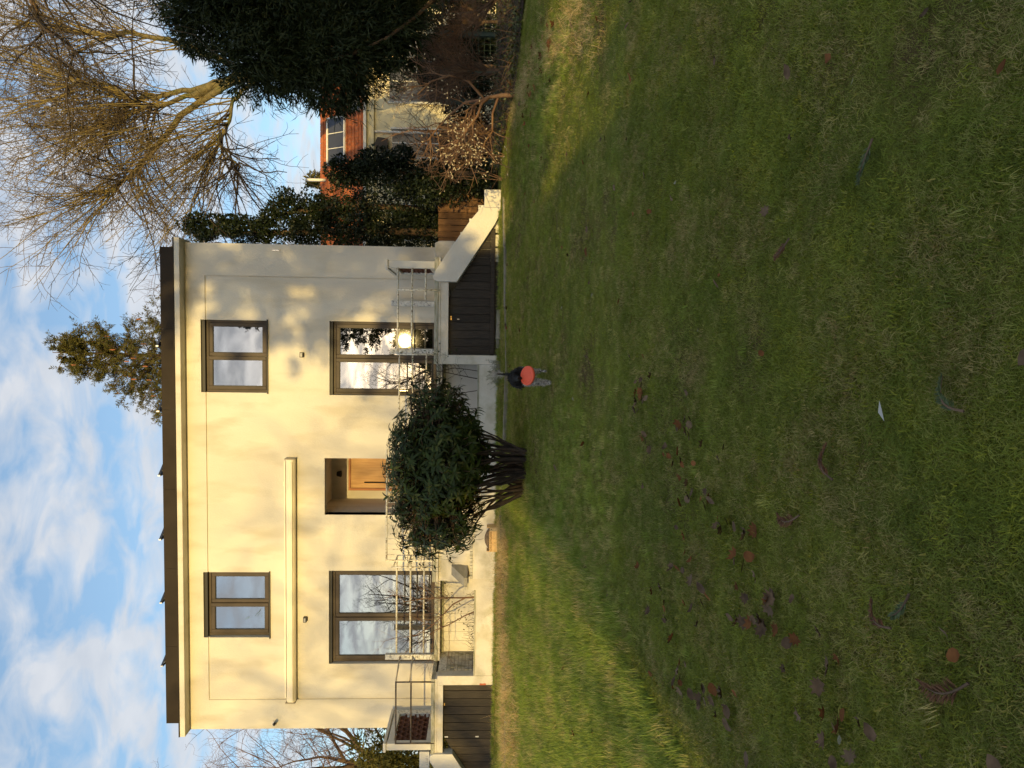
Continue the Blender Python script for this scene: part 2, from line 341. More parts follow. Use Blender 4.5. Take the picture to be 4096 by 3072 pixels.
# solar panels on the flat roof, tilted sideways: only their raised edges show above the fascia
ORD = ['leftmost', 'second from the left', 'third from the left', 'fourth from the left', 'fifth from the left', 'rightmost']
for k, x in enumerate((-7.53, -6.05, -4.58, -3.11, -1.65, -.18)):
    p = thing('solar_panel', 'tilted black solar panel edge above the dark roof fascia, '+ORD[k], 'solar panel', (x, F+1, 7.95), 'solar panels on the flat roof')
    y0, y1 = F+.95, F+2.6; zt, zb = 8.72, 8.22
    MB().prism([(x, zt-.04), (x+1.2, zb-.04), (x+1.2, zb), (x, zt)], y0, y1).build('module', M_panel, p)
    MB().prism([(x-.03, zt-.05), (x-.001, zt-.05), (x-.001, zt+.005), (x-.03, zt+.005)], y0-.01, y1).build('edge_frame', M_alu, p)
    MB().prism([(x+.02, 7.95), (x+.06, 7.95), (x+.12, zt-.09), (x+.08, zt-.075)], y0+.02, y0+.06).build('support', M_black, p)
    MB().prism([(x+1.1, 7.95), (x+1.14, 7.95), (x+1.14, zb-.02), (x+1.1, zb-.005)], y0+.02, y0+.06).build('support', M_black, p)

# ---------------------------------------------------------------- terrace, stairs, railings
terr = thing('terrace', 'white masonry terrace with stained slab edges along the house front', 'terrace', (-3.3, A, 1.1))
def slab(x0, x1, y0):
    bx('slab', M_stain, terr, x0, x1, y0-.03, F-.002, 2.285, ZT, bevel=.006)
    bx('slab_nosing', M_render, terr, x0+.003, x1-.003, y0-.012, y0+.3, 2.245, 2.2845)
def build_terrace():
    slab(-8.3, -6.72, A); slab(-6.718, -4.752, B); slab(-4.75, -2.02, A); slab(-2.018, -.442, B); slab(-.44, 1.62, A)
    # left front bay around the plank door
    bx('pier', M_render, terr, -6.86, -6.67, A, A+.25, .9, 2.244, bevel=.008)
    bx('lintel', M_render, terr, -8.26, -6.8605, A+.001, A+.25, 2.125, 2.2435)
    MB().prism([(-6.859, 1.27), (-6.828, 1.265), (-6.82, 1.30), (-6.83, 1.34), (-6.822, 1.375), (-6.83, 1.40), (-6.859, 1.395)], A-.003, A+.002).build('exposed_brick', M_red, terr)
    # the right-hand bay
    bx('pier', M_render, terr, -.44, -.262, A, A+.25, 1.0, 2.244, bevel=.008)
    bx('lintel', M_render, terr, -.2618, 1.14, A+.001, A+.25, 2.09, 2.2435)
    # rear walls of the set-back bays
    for x0, x1 in ((-6.67, -4.78), (-1.99, -.45)):
        bx('rear_wall', M_whitew, terr, x0, x1, F-.30, F-.2, 1.0, 2.28)
        bx('beam', M_green, terr, x0+.01, x1-.01, F-.36, F-.301, 2.185, 2.245)
        for k in range(9):
            xx = x0+.05+k*(x1-x0-.1)/9
            bx('wall_board', M_whitew, terr, xx+.006, xx+(x1-x0-.1)/9-.006, F-.312, F-.3005, 1.0, 2.18)
    # planter walls
    for x0, x1, zt in ((-6.668, -4.905, 1.495), (-1.99, -.443, 1.485)):
        bx('planter_wall', M_render, terr, x0, x1, A+.0, A+.1, .95, zt, bevel=.006)
        bx('planter_soil', M_soil, terr, x0, x1, A+.1005, F-.33, 1.0, 1.40)
        bx('coping', M_stain, terr, x0, x1, A-.012, A+.115, zt+.0005, zt+.03)
    bx('planter_wall', M_render, terr, -4.904, -4.63, A-.05, A+.1, .95, 1.655, bevel=.006)
    bx('low_wall', M_render, terr, -4.629, -2.02, A-.2, A-.06, .95, 1.56, bevel=.006)
    bx('trough_soil', M_soil, terr, -4.62, -2.03, A-.06, A+.06, 1.0, 1.5)
    bx('base_wall', M_render, terr, -4.75, -2.02, A+.06, A+.25, .95, 2.2445)
    bx('side_wall', M_render, terr, -2.06, -2.02, A+.2505, F-.05, 1.0, 2.28); bx('side_wall', M_render, terr, -4.78, -4.745, A+.2505, F-.05, 1.0, 2.28)
    # brick-on-edge copings
    def coping(x0, x1, y0, y1, z):
        n = int(round((x1-x0)/.068)); w = (x1-x0)/n
        for k in range(n):
            bx('coping_brick', M_brickw, terr, x0+k*w+.004, x0+(k+1)*w-.004, y0+random.uniform(-.004, .004), y1, z, z+.055+random.uniform(-.003, .003))
    coping(-4.629, -2.02, A-.215, A-.045, 1.561); coping(-4.904, -4.63, A-.06, A+.1, 1.656)
    # bricks of the wall that closes the left planter
    xw = -6.67
    bx('brick_bed', M_mortar, terr, xw-.12, xw-.004, A+.25, F-.3, 1.0, 2.244)
    h = .075
    for r in range(9):
        y = A+.255-(r % 2)*.11; z = 1.40+r*h
        while y < F-.33:
            a = max(y, A+.252); b = min(y+.21, F-.335)
            if b-a > .03: bx('brick', M_brickw, terr, xw-.02, xw+.004+random.uniform(-.003, .003), a+.005, b-.005, z+.005, z+h-.005)
            y += .22
    bx('concrete_band', M_conc, terr, xw-.02, xw+.002, A+.252, F-.335, 2.08, 2.243)
    # wedge-shaped concrete block on the low wall, darkened to stand for its shaded face
    MB().add([(-4.60, A-.02, 1.98), (-4.42, A-.02, 1.98), (-4.42, A+.1, 1.98), (-4.60, A+.1, 1.98), (-4.76, A-.28, 1.72), (-4.58, A-.28, 1.72), (-4.42, A+.1, 1.72), (-4.60, A+.1, 1.72), (-4.76, A-.28, 1.66), (-4.58, A-.28, 1.66), (-4.42, A+.1, 1.66), (-4.60, A+.1, 1.66)],
             [(0, 1, 2, 3), (0, 4, 5, 1), (1, 5, 6, 2), (3, 7, 4, 0), (2, 6, 7, 3), (4, 8, 9, 5), (5, 9, 10, 6), (7, 11, 8, 4), (6, 10, 11, 7), (8, 11, 10, 9)]).build('corner_bracket', mat('shade_grey_concrete', (.20, .19, .17), (.26, .25, .22), rough=.9, scale=9, bump=.3, bscale=60), terr)
build_terrace()

def plank_door(name, label, xs0, xs1, topf, z0, y, sill=None, flip=False):
    d = thing(name, label, 'door', ((xs0+xs1)/2, y, z0), 'plank doors under the terrace')
    n = int(round((xs1-xs0)/.162)); w = (xs1-xs0)/n
    for k in range(n):
        a, b = xs0+k*w+.004, xs0+(k+1)*w-.004; ta, tb = topf(a), topf(b)
        if min(ta, tb) < z0+.03:
            if max(ta, tb) < z0+.03: continue
            ta, tb = max(ta, z0+.012), max(tb, z0+.012)
        yy = y+random.uniform(-.003, .003)
        MB().prism([(a, z0), (b, z0), (b, tb), (a, ta)], yy, yy+.028).build('plank', M_plank, d, .003)
    bx('backing', M_dark, d, xs0, xs1, y+.04, y+.06, z0, min(topf(xs0), topf(xs1))) if min(topf(xs0), topf(xs1)) > z0+.1 else None
    return d
tr_ = lambda x: 2.085 if x < .86 else 2.085-(x-.86)*.625
tl_ = lambda x: 2.12 if x > -7.96 else 2.12-(-7.96-x)*.6
dR = plank_door('plank_door', 'black plank door under the right stair, shaded, with small brass latch', -.255, 2.12, tr_, 1.285, A+.12)
dL = plank_door('plank_door', 'black plank door under the left stair beside the straw, dappled with sun', -9.35, -6.866, tl_, 1.12, A+.12)
M_brass = mat('brass', (.6, .38, .12), rough=.35, metal=.9)
bx('latch', M_brass, dR, .42, .5, A+.10, A+.117, 2.03, 2.05); bx('knob', M_alu, dR, .43, .445, A+.09, A+.117, 1.88, 1.92)
bx('latch', M_brass, dL, -7.33, -7.28, A+.10, A+.117, 2.09, 2.115)
for x0_, z_ in ((-7.98, 2.07), (-7.98, 1.45)): bx('hinge', M_alu, dL, x0_-.012, x0_+.012, A+.10, A+.117, z_-.05, z_+.02)
bx('sill_board', M_plank, dR, -.26, 2.2, A+.08, A+.2, 1.20, 1.28)
def backing():
    MB().prism([(-.25, 1.1), (2.2, 1.1), (2.2, 1.2), (.86, 2.08), (-.25, 2.08)], A+.17, A+.2).build('backing', M_dark, dR)
    MB().prism([(-9.35, 1.0), (-6.87, 1.0), (-6.87, 2.11), (-7.96, 2.11), (-9.35, 1.28)], A+.17, A+.2).build('backing', M_dark, dL)
backing()

def stair(sgn, name, label):
    """sgn=+1: right-hand stair descending to the right; -1: its mirror on the left"""
    X0 = 1.15 if sgn > 0 else -8.25
    t = thing(name, label, 'stairs', (X0+sgn*.8, A+.6, 1.1), 'side stairs of the terrace')
    P = lambda x: X0+sgn*x
    top = [(0.0, 2.30), (.03, 2.365), (.10, 2.385), (.18, 2.36), (.5, 2.15), (.9, 1.875), (1.15, 1.70), (1.3, 1.58), (1.39, 1.50), (1.46, 1.425), (1.6, 1.40)]
    bot = [(1.6, 1.05), (1.3, 1.12), (1.12, 1.205), (0, 1.925)]
    poly = [(P(x), z) for x, z in bot[::-1]]+[(P(x), z) for x, z in top[::-1]]
    if sgn < 0: poly = poly[::-1]
    MB().prism(poly, A-.06, A+.16).build('cheek_wall', M_whitew, t, .012)
    for k in range(5):
        z1 = ZT-.30-k*.172; x0 = .42+k*.262
        a, b = sorted((P(x0), P(x0+.30)))
        bx('step', M_conc, t, a, b, A+.165, F-.05, 1.0, z1-.01)
    a, b = sorted((P(.47), P(.9)))
    return t
stR = stair(1, 'terrace_stair', 'white stair with sloping cheek wall descending right beside black planks')
stL = stair(-1, 'terrace_stair', 'white stair with sloping cheek wall descending left at the picture edge')
bx('newel', M_whitew, stR, 2.57, 2.91, A-.10, A+.3, 1.0, 1.42, bevel=.02)
MB().prism([(1.62, 2.0), (2.02, 2.0), (2.02, 2.30), (1.98, 2.40), (1.66, 2.41), (1.62, 2.36)], A+.6, F-.02).build('landing_block', M_render, stR, .02)
MB().prism([(-8.6, 2.39), (-8.26, 2.39), (-8.26, 2.59), (-8.6, 2.59)], A+.05, A+.9).build('parapet_box', M_whitew, stL, .01)
def text(name, s, size, loc, m, parent, rot=(math.pi/2, 0, 0), depth=.001):
    c = bpy.data.curves.new(name, 'FONT'); c.body = s; c.size = size; c.extrude = depth; c.align_x = 'CENTER'; c.align_y = 'CENTER'; c.materials.append(m); c.resolution_u = 2
    tmp = bpy.data.objects.new(name, c); COL.objects.link(tmp)
    bpy.context.view_layer.update(); me = bpy.data.meshes.new_from_object(tmp.evaluated_get(bpy.context.evaluated_depsgraph_get()))
    bpy.data.objects.remove(tmp); o = link(bpy.data.objects.new(name, me)); o.rotation_euler = rot; o.location = loc
    return attach(o, parent)
text('lettering', 'I Scal I', .07, (-8.44, A+.048, 2.44), mat('faint_ink', (.45, .43, .40), rough=.9), stL)

def lattice(sgn, xw, label):
    """screen of hollow clay blocks in a white frame, running from the terrace edge to the wall"""
    t = thing('lattice_screen', label, 'screen', (xw, A+.7, ZT), 'clay block screens on the terrace')
    x0, x1 = xw, xw+.13
    bx('front_post', M_whitew, t, x0, x1+.01, A-.01, A+.12, ZT+.001, 3.25, bevel=.01)
    bx('wall_post', M_conc, t, x0, x1, F-.26, F-.10, ZT+.001, 3.30, bevel=.006)
    bx('top_beam', M_whitew, t, x0-.01, x1+.012, A+.121, F-.261, 3.11, 3.23, bevel=.008)
    bx('cap', M_whitew, t, x0-.03, x1+.03, A-.04, F-.1, 3.2505, 3.31, bevel=.012)
    bx('bottom_board', M_render, t, x0, x1+.01, A+.121, F-.261, ZT+.001, 2.46, bevel=.004)
    R = .088; ys = np.arange(A+.21, F-.30, R*2*1.02); k = 0
    z = 2.52
    while z < 3.10:
        for j, yc in enumerate(ys):
            yc = yc+(R if k % 2 else 0)
            if yc > F-.3: continue
            pts_o = []; 
            mb = MB(); n = 14; vs = []
            for xx, rr in ((x0+.015, R), (x1-.015, R), (x1-.015, R*.84), (x0+.015, R*.84)):
                for q in range(n):
                    a = 2*math.pi*q/n; vs.append((xx, yc+rr*math.cos(a), z+rr*.72*math.sin(a)))
            fs = []
            for s_ in range(4):
                for q in range(n): fs.append((s_*n+q, s_*n+(q+1) % n, ((s_+1) % 4)*n+(q+1) % n, ((s_+1) % 4)*n+q))
            mb.add(vs, fs, False).build('clay_block', M_terra, t)
        z += R*.72*1.62; k += 1
lattice(-1, -8.19, 'red clay block lattice screen in white frame at the left terrace end')
lattice(1, 1.40, 'clay block lattice screen in white frame seen edge-on at right terrace end')

def rails():
    def rail(name, label, pts_list, r=.017, posts=(), loc=None, m=M_rail, group='tube railings of the terrace'):
        t = thing(name, label, 'railing', loc, group)
        for p in pts_list: MB().tube(p, r, 10).build('rail', m, t)
        for p in posts: MB().tube(p, r*.95, 10).build('post', m, t)
        return t
    Z = (3.065, 2.79, 2.53)
    # front left
    rail('terrace_railing', 'dark tube railing in front of the red lattice screen, left end', [[(-6.78, A-.02, z), (-8.04, A-.02, z)] for z in (3.06, 2.76)], .016, [[(-6.78, A-.02, 2.29), (-6.78, A-.02, 3.075)], [(-8.04, A-.02, 2.29), (-8.04, A-.02, 3.075)]], (-7.4, A, ZT), mat('rail_dark', (.03, .03, .035), (.10, .07, .05), rough=.6, scale=20))
    rail('terrace_railing', 'short weathered return rail left of the concrete post with bracket', [[(-6.76, A, z), (-6.60, B-.04, z+.012)] for z in (3.06, 2.79)], .016, (), (-6.7, A+.4, ZT), mat('rail_bare', (.38, .33, .26), (.5, .46, .38), rough=.7, scale=25))
    rail('terrace_railing', 'three bar white tube railing in front of the left french window', [[(-6.54, B, z), (-4.45, B, z)] for z in (3.15, 2.865, 2.585)], .019, (), (-5.5, B, ZT))
    rail('terrace_railing', 'white tube return rail joining the scroll railing to the left', [[(-4.46, A, z), (-4.46, B, z)] for z in (3.13, 2.85, 2.56)], .015, [[(-4.46, A, 2.40), (-4.46, A, 3.17)], [(-4.46, B, 2.3), (-4.46, B, 3.16)]], (-4.46, A+.4, ZT))
    rail('terrace_railing', 'three bar flaking tube railing in front of the right wall beside the stair', [[(-.26, A-.02, z), (1.40, A-.02, z)] for z in (3.06, 2.79)]+[[(.8, A-.02, 2.53), (1.40, A-.02, 2.53)]], .018, [[(.98, A-.045, 2.25), (.98, A-.045, 3.07)], [(-.26, A-.02, 2.29), (-.26, A-.02, 3.07)]], (.5, A, ZT))
    rail('terrace_railing', 'short return rail by the concrete post before the right french window', [[(-.26, A, z), (-.23, B-.04, z+.01)] for z in (3.05, 2.78)], .014, (), (-.25, A+.4, ZT))
    rail('terrace_railing', 'tube railing in front of the right french window, ending behind the bush', [[(-.27, B, z), (-2.04, B, z)] for z in (3.12, 2.85, 2.57)], .016, [[(-2.04, B, 2.3), (-2.04, B, 3.14)]], (-1.2, B, ZT))
    for x, y, zt, lab in ((-6.62, B, 3.38, 'concrete railing post in front of the left french window frame'), (-.215, B, 3.30, 'concrete railing post in front of the right french window'), (.78, F-.22, 3.34, 'flaking concrete post against the wall right of the right french window')):
        t = thing('concrete_post', lab, 'post', (x, y, ZT), 'concrete railing posts')
        bx('shaft', M_conc, t, x-.055, x+.055, y-.055, y+.055, ZT+.001, zt, bevel=.008)
        bx('socket', M_stain, t, x-.063, x+.063, y-.063, y+.063, ZT+.0005, ZT+.05, bevel=.005)
    # wrought iron railing with scrolls
    t = thing('scroll_railing', 'white wrought iron railing with bars and scrolls before the porch', 'railing', (-3.2, A, ZT)); y = A+.0
    MB().tube([(-4.33, y, 3.26), (-2.1, y, 3.26)], .018, 8).build('top_bar', M_rail, t); MB().tube([(-4.33, y, 2.45), (-2.1, y, 2.45)], .014, 8).build('bottom_bar', M_rail, t)
    MB().box(-4.345, -4.315, y-.014, y+.014, ZT, 3.275).build('end_post', M_rail, t); MB().box(-2.115, -2.085, y-.014, y+.014, ZT, 3.275).build('end_post', M_rail, t)
    def arc(cx, cz, r, a0, a1, n=14): return [(cx+r*math.cos(rad(a0+(a1-a0)*i/n)), y, cz+r*math.sin(rad(a0+(a1-a0)*i/n))) for i in range(n+1)]
    x = -4.21
    seq = ['b', 'b', 'b', 'b', 's', 'b', 'b', 'b', 'b', 's', 'b', 'b', 'b']
    for e in seq:
        if e == 'b':
            if x < -2.12: MB().tube([(x, y, 2.45), (x, y, 3.26)], .008, 6).build('baluster', M_rail, t)
            x += .105
        else:
            x0 = x-.02; w = .34
            for q in (x0+.01, x0+w): MB().tube([(q, y, 2.45), (q, y, 3.26)], .008, 6).build('baluster', M_rail, t)
            cx = x0+w/2+.005; H = .81/3
            for r_ in range(3):
                cz = 2.45+H*(r_+.5)
                for sx in (-1, 1):
                    mb = MB()
                    # outer C scroll with curled ends
                    pts = []
                    for i in range(29):
                        u = i/28
                        a_ = -math.pi*1.35+u*math.pi*2.7; rr = .118*(1-.62*abs(2*u-1)**3)
                        pts.append((cx+sx*(.135-.0)-sx*rr*math.cos(a_*.62)*1.0-sx*.02, y, cz+rr*math.sin(a_*.62)*1.06))
                    mb.tube(pts, .006, 6).build('scroll', M_rail, t)
                    for sz in (-1, 1):
                        pts = arc(cx+sx*.105, cz+sz*.05, .042, 90*sz, 90*sz+sx*sz*250, 12); MB().tube(pts, .0055, 6).build('scroll', M_rail, t)
            x += w+.07
rails()

def edging():
    t = thing('stone_edging', 'low weathered stone edging between lawn and house strip', 'edging', (-2.5, 12.4, 1.0))
    P = [(-8.6, 10.75), (-6.97, 11.3), (-5.45, 11.85), (-4.4, 12.2), (-3.1, 12.7), (-1.8, 12.45), (-.56, 12.3), (.6, 12.5), (1.7, 12.8), (2.6, 13.0)]
    seg = []
    for i in range(len(P)-1):
        a, b = Vector(P[i]), Vector(P[i+1]); n = 2 if (b-a).length > 1.3 else 1
        for k in range(n): seg.append((a+(b-a)*(k/n), a+(b-a)*((k+1)/n)))
    for a, b in seg:
        d = (b-a); L_ = d.length-.02; d.normalize(); nrm = Vector((-d.y, d.x)); j = random.uniform(-.02, .02); w = random.uniform(.035, .05); h = random.uniform(.03, .055)
        a2 = a+d*.01+nrm*j; b2 = a2+d*L_+nrm*random.uniform(-.02, .02); vs = []
        for zz in (-.12, 1):
            for q, s_ in ((a2, -1), (b2, -1), (b2, 1), (a2, 1)):
                p = q+nrm*s_*w; vs.append((p.x, p.y, gz(p.x, p.y)+(zz if zz < 0 else h+random.uniform(-.008, .008))))
        MB().add(vs, [(0, 3, 2, 1), (4, 5, 6, 7), (0, 1, 5, 4), (1, 2, 6, 5), (2, 3, 7, 6), (3, 0, 4, 7)]).build('edging_stone', M_stone, t, .008)
edging()

def crate():
    t = thing('wooden_crate', 'small stencilled pine crate holding a bark log against the white wall', 'crate', (-3.76, A-.35, 1.09))
    x0, x1, y0, y1, z0 = -4.0, -3.53, A-.50, A-.24, gz(-3.76, A-.4)+.005; h = .155
    bx('front_board', M_crate, t, x0, x1-.07, y0, y0+.012, z0, z0+h, bevel=.002); bx('back_board', M_crate, t, x0, x1, y1-.012, y1, z0, z0+h)
    bx('end_board', mat('crate_end', (.34, .27, .17), (.42, .34, .22), rough=.8), t, x1-.069, x1, y0+.001, y0+.013, z0, z0+h-.004); bx('end_board', M_crate, t, x0, x0+.012, y0+.0125, y1-.0125, z0, z0+h+.05)
    bx('end_board', M_crate, t, x1-.012, x1, y0+.0135, y1-.0125, z0, z0+h+.05); bx('bottom_board', M_crate, t, x0+.013, x1-.013, y0+.013, y1-.013, z0, z0+.012)
    MB().lathe([(.001, 0), (.011, 0)], (x1-.035, y0+.0008, z0+h-.035), 12, (0, -1, 0)).build('hole', M_dark, t)
    text('stencil', 'CHO\u00b7DYGARIE', .058, (x0+.2, y0-.001, z0+h-.032), M_ink, t)
    lg = MB(); n = 10; c = []
    for i in range(n): u = i/(n-1); c.append((x0+.03+u*(x1-x0-.08), (y0+y1)/2, z0+.12+.05*math.sin(u*math.pi)))
    o = lg.tube(c, [.035, .055, .068, .075, .078, .078, .074, .066, .055, .04], 12).build('log', M_bark)
    tag(o, 'split bark log lying in the small stencilled crate', 'log')
crate()

# ---------------------------------------------------------------- vegetation helpers
def nrm(v): return v/np.maximum(np.linalg.norm(v, axis=-1, keepdims=True), 1e-9)
def rdir(n): return nrm(RNG.normal(size=(n, 3)))
def shoots(start, dirs, length, m, wob=.15, trop=0.0):
    start = np.asarray(start, float); d = nrm(np.asarray(dirs, float)); length = np.broadcast_to(np.asarray(length, float), (len(start),))
    pts = [start]
    for i in range(m-1):
        d = nrm(d+wob*RNG.normal(size=d.shape)+np.array([0, 0, trop])); pts.append(pts[-1]+d*(length/(m-1))[:, None])
    return np.stack(pts, 1)
def tubes_np(P, r0, r1, n=4):
    """P (N,m,3) polylines -> verts, quads"""
    N_, m, _ = P.shape; T = nrm(np.gradient(P, axis=1)); ref = np.where(np.abs(T[..., 2:3]) < .9, np.array([0, 0, 1.0]), np.array([1.0, 0, 0]))
    U = nrm(np.cross(T, ref)); V_ = np.cross(T, U)
    r0 = np.broadcast_to(np.asarray(r0, float), (N_,)); r1 = np.broadcast_to(np.asarray(r1, float), (N_,))
    t = np.linspace(0, 1, m); R = r0[:, None]*(1-t)+r1[:, None]*t
    a = 2*np.pi*np.arange(n)/n
    v = P[:, :, None, :]+R[:, :, None, None]*(U[:, :, None, :]*np.cos(a)[None, None, :, None]+V_[:, :, None, :]*np.sin(a)[None, None, :, None])
    idx = np.arange(N_*m*n).reshape(N_, m, n); q = np.stack([idx[:, :-1], np.roll(idx, -1, 2)[:, :-1], np.roll(idx, -1, 2)[:, 1:], idx[:, 1:]], -1)
    return v.reshape(-1, 3), q.reshape(-1, 4)
class Geo:
    def __init__(s): s.v = []; s.f = []; s.n = 0
    def add(s, vf):
        v, f = vf; s.v.append(v); s.f.append(f+s.n); s.n += len(v); return s
    def build(s, name, m, parent=None, smooth=False, kind=None):
        o = mesh_np(name, np.concatenate(s.v), np.concatenate(s.f), m, parent, smooth)
        if kind: o['kind'] = kind
        return o
def spl(L_, m):
    """Catmull-Rom curve through the points of a limb"""
    L_ = np.array(L_, float); Q = np.concatenate([[2*L_[0]-L_[1]], L_, [2*L_[-1]-L_[-2]]]); t = np.linspace(0, len(L_)-1, m); i = np.minimum(t.astype(int), len(L_)-2); u = (t-i)[:, None]
    a, b, c, d = Q[i], Q[i+1], Q[i+2], Q[i+3]; return .5*(2*b+(c-a)*u+(2*a-5*b+4*c-d)*u*u+(3*b-a-3*c+d)*u**3)
def kids(P, n, tmin=.2, tmax=1.0, spread=.8):
    """n child starts/directions on parent polylines P"""
    N_, m, _ = P.shape; k = RNG.integers(0, N_, n); t = RNG.uniform(tmin, tmax, n)*(m-1); i = np.minimum(t.astype(int), m-2); fr = (t-i)[:, None]
    a, b = P[k, i], P[k, i+1]; T = nrm(b-a); s = nrm(np.cross(T, rdir(n)))
    return a*(1-fr)+b*fr, nrm(T*(1-spread)+s*spread), k
def leaf_quads(c, d, nr, L, Wd, fold=.0):
    """diamond leaves: base at c, along d, lying across nr"""
    n = len(c); L = np.broadcast_to(np.asarray(L, float), (n,))[:, None]; Wd = np.broadcast_to(np.asarray(Wd, float), (n,))[:, None]
    d = nrm(d); s = nrm(np.cross(d, nr)); up = np.cross(s, d)
    v = np.stack([c, c+d*L*.5+s*Wd*.5+up*fold*L, c+d*L, c+d*L*.5-s*Wd*.5+up*fold*L], 1).reshape(-1, 3)
    return v, np.arange(n*4).reshape(n, 4)

M_twigdark = mat('twig_dark', (.045, .032, .022), (.075, .055, .035), rough=.9, scale=8)
M_twigred = mat('twig_reddish', (.14, .075, .045), (.20, .12, .07), rough=.85, scale=6)
M_willow = mat('willow_bark_golden', (.19, .145, .05), (.29, .225, .08), rough=.8, scale=5, bump=.3, bscale=30)
M_twigy = mat('twig_ochre', (.12, .085, .035), (.18, .13, .055), rough=.85, scale=6)
M_barkg = mat('bark_mossy', (.12, .10, .05), (.19, .16, .08), rough=.95, scale=8, bump=.6, bscale=25, c3=(.10, .12, .03), scale3=3)
M_brn = mat('bark_brown', (.09, .06, .04), (.15, .10, .065), rough=.95, scale=9, bump=.5, bscale=40)
M_yew = mat('yew_foliage', (.012, .022, .007), (.032, .044, .012), rough=.6, scale=4, trans=.1, spec=.25)
M_holly = mat('ivy_foliage', (.009, .017, .006), (.021, .032, .010), rough=.5, scale=5, trans=.12, spec=.35)
M_spruce = mat('spruce_needles', (.070, .070, .016), (.125, .115, .028), rough=.7, scale=2, trans=.12, spec=.2)
M_cone = mat('spruce_cone', (.26, .09, .04), (.32, .13, .06), rough=.7, scale=30)
M_laurel = mat('laurel_leaf', (.018, .034, .007), (.042, .066, .012), rough=.45, scale=7, trans=.14, spec=.18, rnd=.3)
M_laurely = mat('laurel_leaf_pale', (.055, .068, .014), (.085, .092, .02), rough=.45, scale=7, trans=.15, spec=.18, rnd=.25)

def bare_tree(name, label, base, H, lean=(0, 0), spread=.55, n1=9, n2=70, n3=420, n4=1500, r=.16, m1=M_barkg, m2=M_twigdark, trop=.05, L1=.5, group=None, z0=None):
    t = thing(name, label, 'tree', base, group); b = np.array(base, float)
    tr = shoots([b-[0, 0, .15]], [[lean[0], lean[1], 1]], H*.5, 7, .06)
    li, ld, _ = kids(tr, n1, .5, 1, spread); ld[:, 2] = np.abs(ld[:, 2])+.25
    l1 = shoots(li, ld, H*L1*RNG.uniform(.7, 1.1, n1), 8, .12, trop)
    g = Geo().add(tubes_np(tr, r, r*.62, 10)).add(tubes_np(l1, r*.5, r*.13, 7)); g.build('trunk', m1, t, True)
    s2, d2, _ = kids(l1, n2, .15, 1, .55); l2 = shoots(s2, d2, H*.22*RNG.uniform(.5, 1.2, n2), 6, .13, trop*1.2)
    s3, d3, _ = kids(l2, n3, .15, 1, .55); l3 = shoots(s3, d3, H*.11*RNG.uniform(.5, 1.2, n3), 5, .16, trop)
    s4, d4, _ = kids(l3, n4, .15, 1, .6); l4 = shoots(s4, d4, H*.05*RNG.uniform(.5, 1.2, n4), 4, .2, trop)
    g = Geo().add(tubes_np(l2, r*.15, r*.05, 4)).add(tubes_np(l3, r*.06, r*.025, 3)).add(tubes_np(l4, r*.03, r*.016, 3)); g.build('crown', m2, t, kind='stuff')
    return t
def leafy_blob(n, c, rx, ry, rz, L=.09, Wd=.05, shell=.55, lumps=14, low=-1):
    """leaf cloud with an uneven lumpy outline"""
    c = np.array(c, float); lc = rdir(lumps)*RNG.uniform(.35, .8, (lumps, 1)); lr = RNG.uniform(.28, .5, lumps)
    k = RNG.integers(0, lumps, n); q = lc[k]+rdir(n)*(lr[k]*RNG.uniform(shell, 1, n)**.5)[:, None]
    q = q[q[:, 2] > low]; p = c+q*[rx, ry, rz]; out = nrm(q)
    d = nrm(out*.7+RNG.normal(size=p.shape)*.6-np.array([0, 0, .25])); return leaf_quads(p, d, nrm(out+RNG.normal(size=p.shape)*.7), L*RNG.uniform(.6, 1.3, len(p)), Wd*RNG.uniform(.7, 1.2, len(p)), .06)

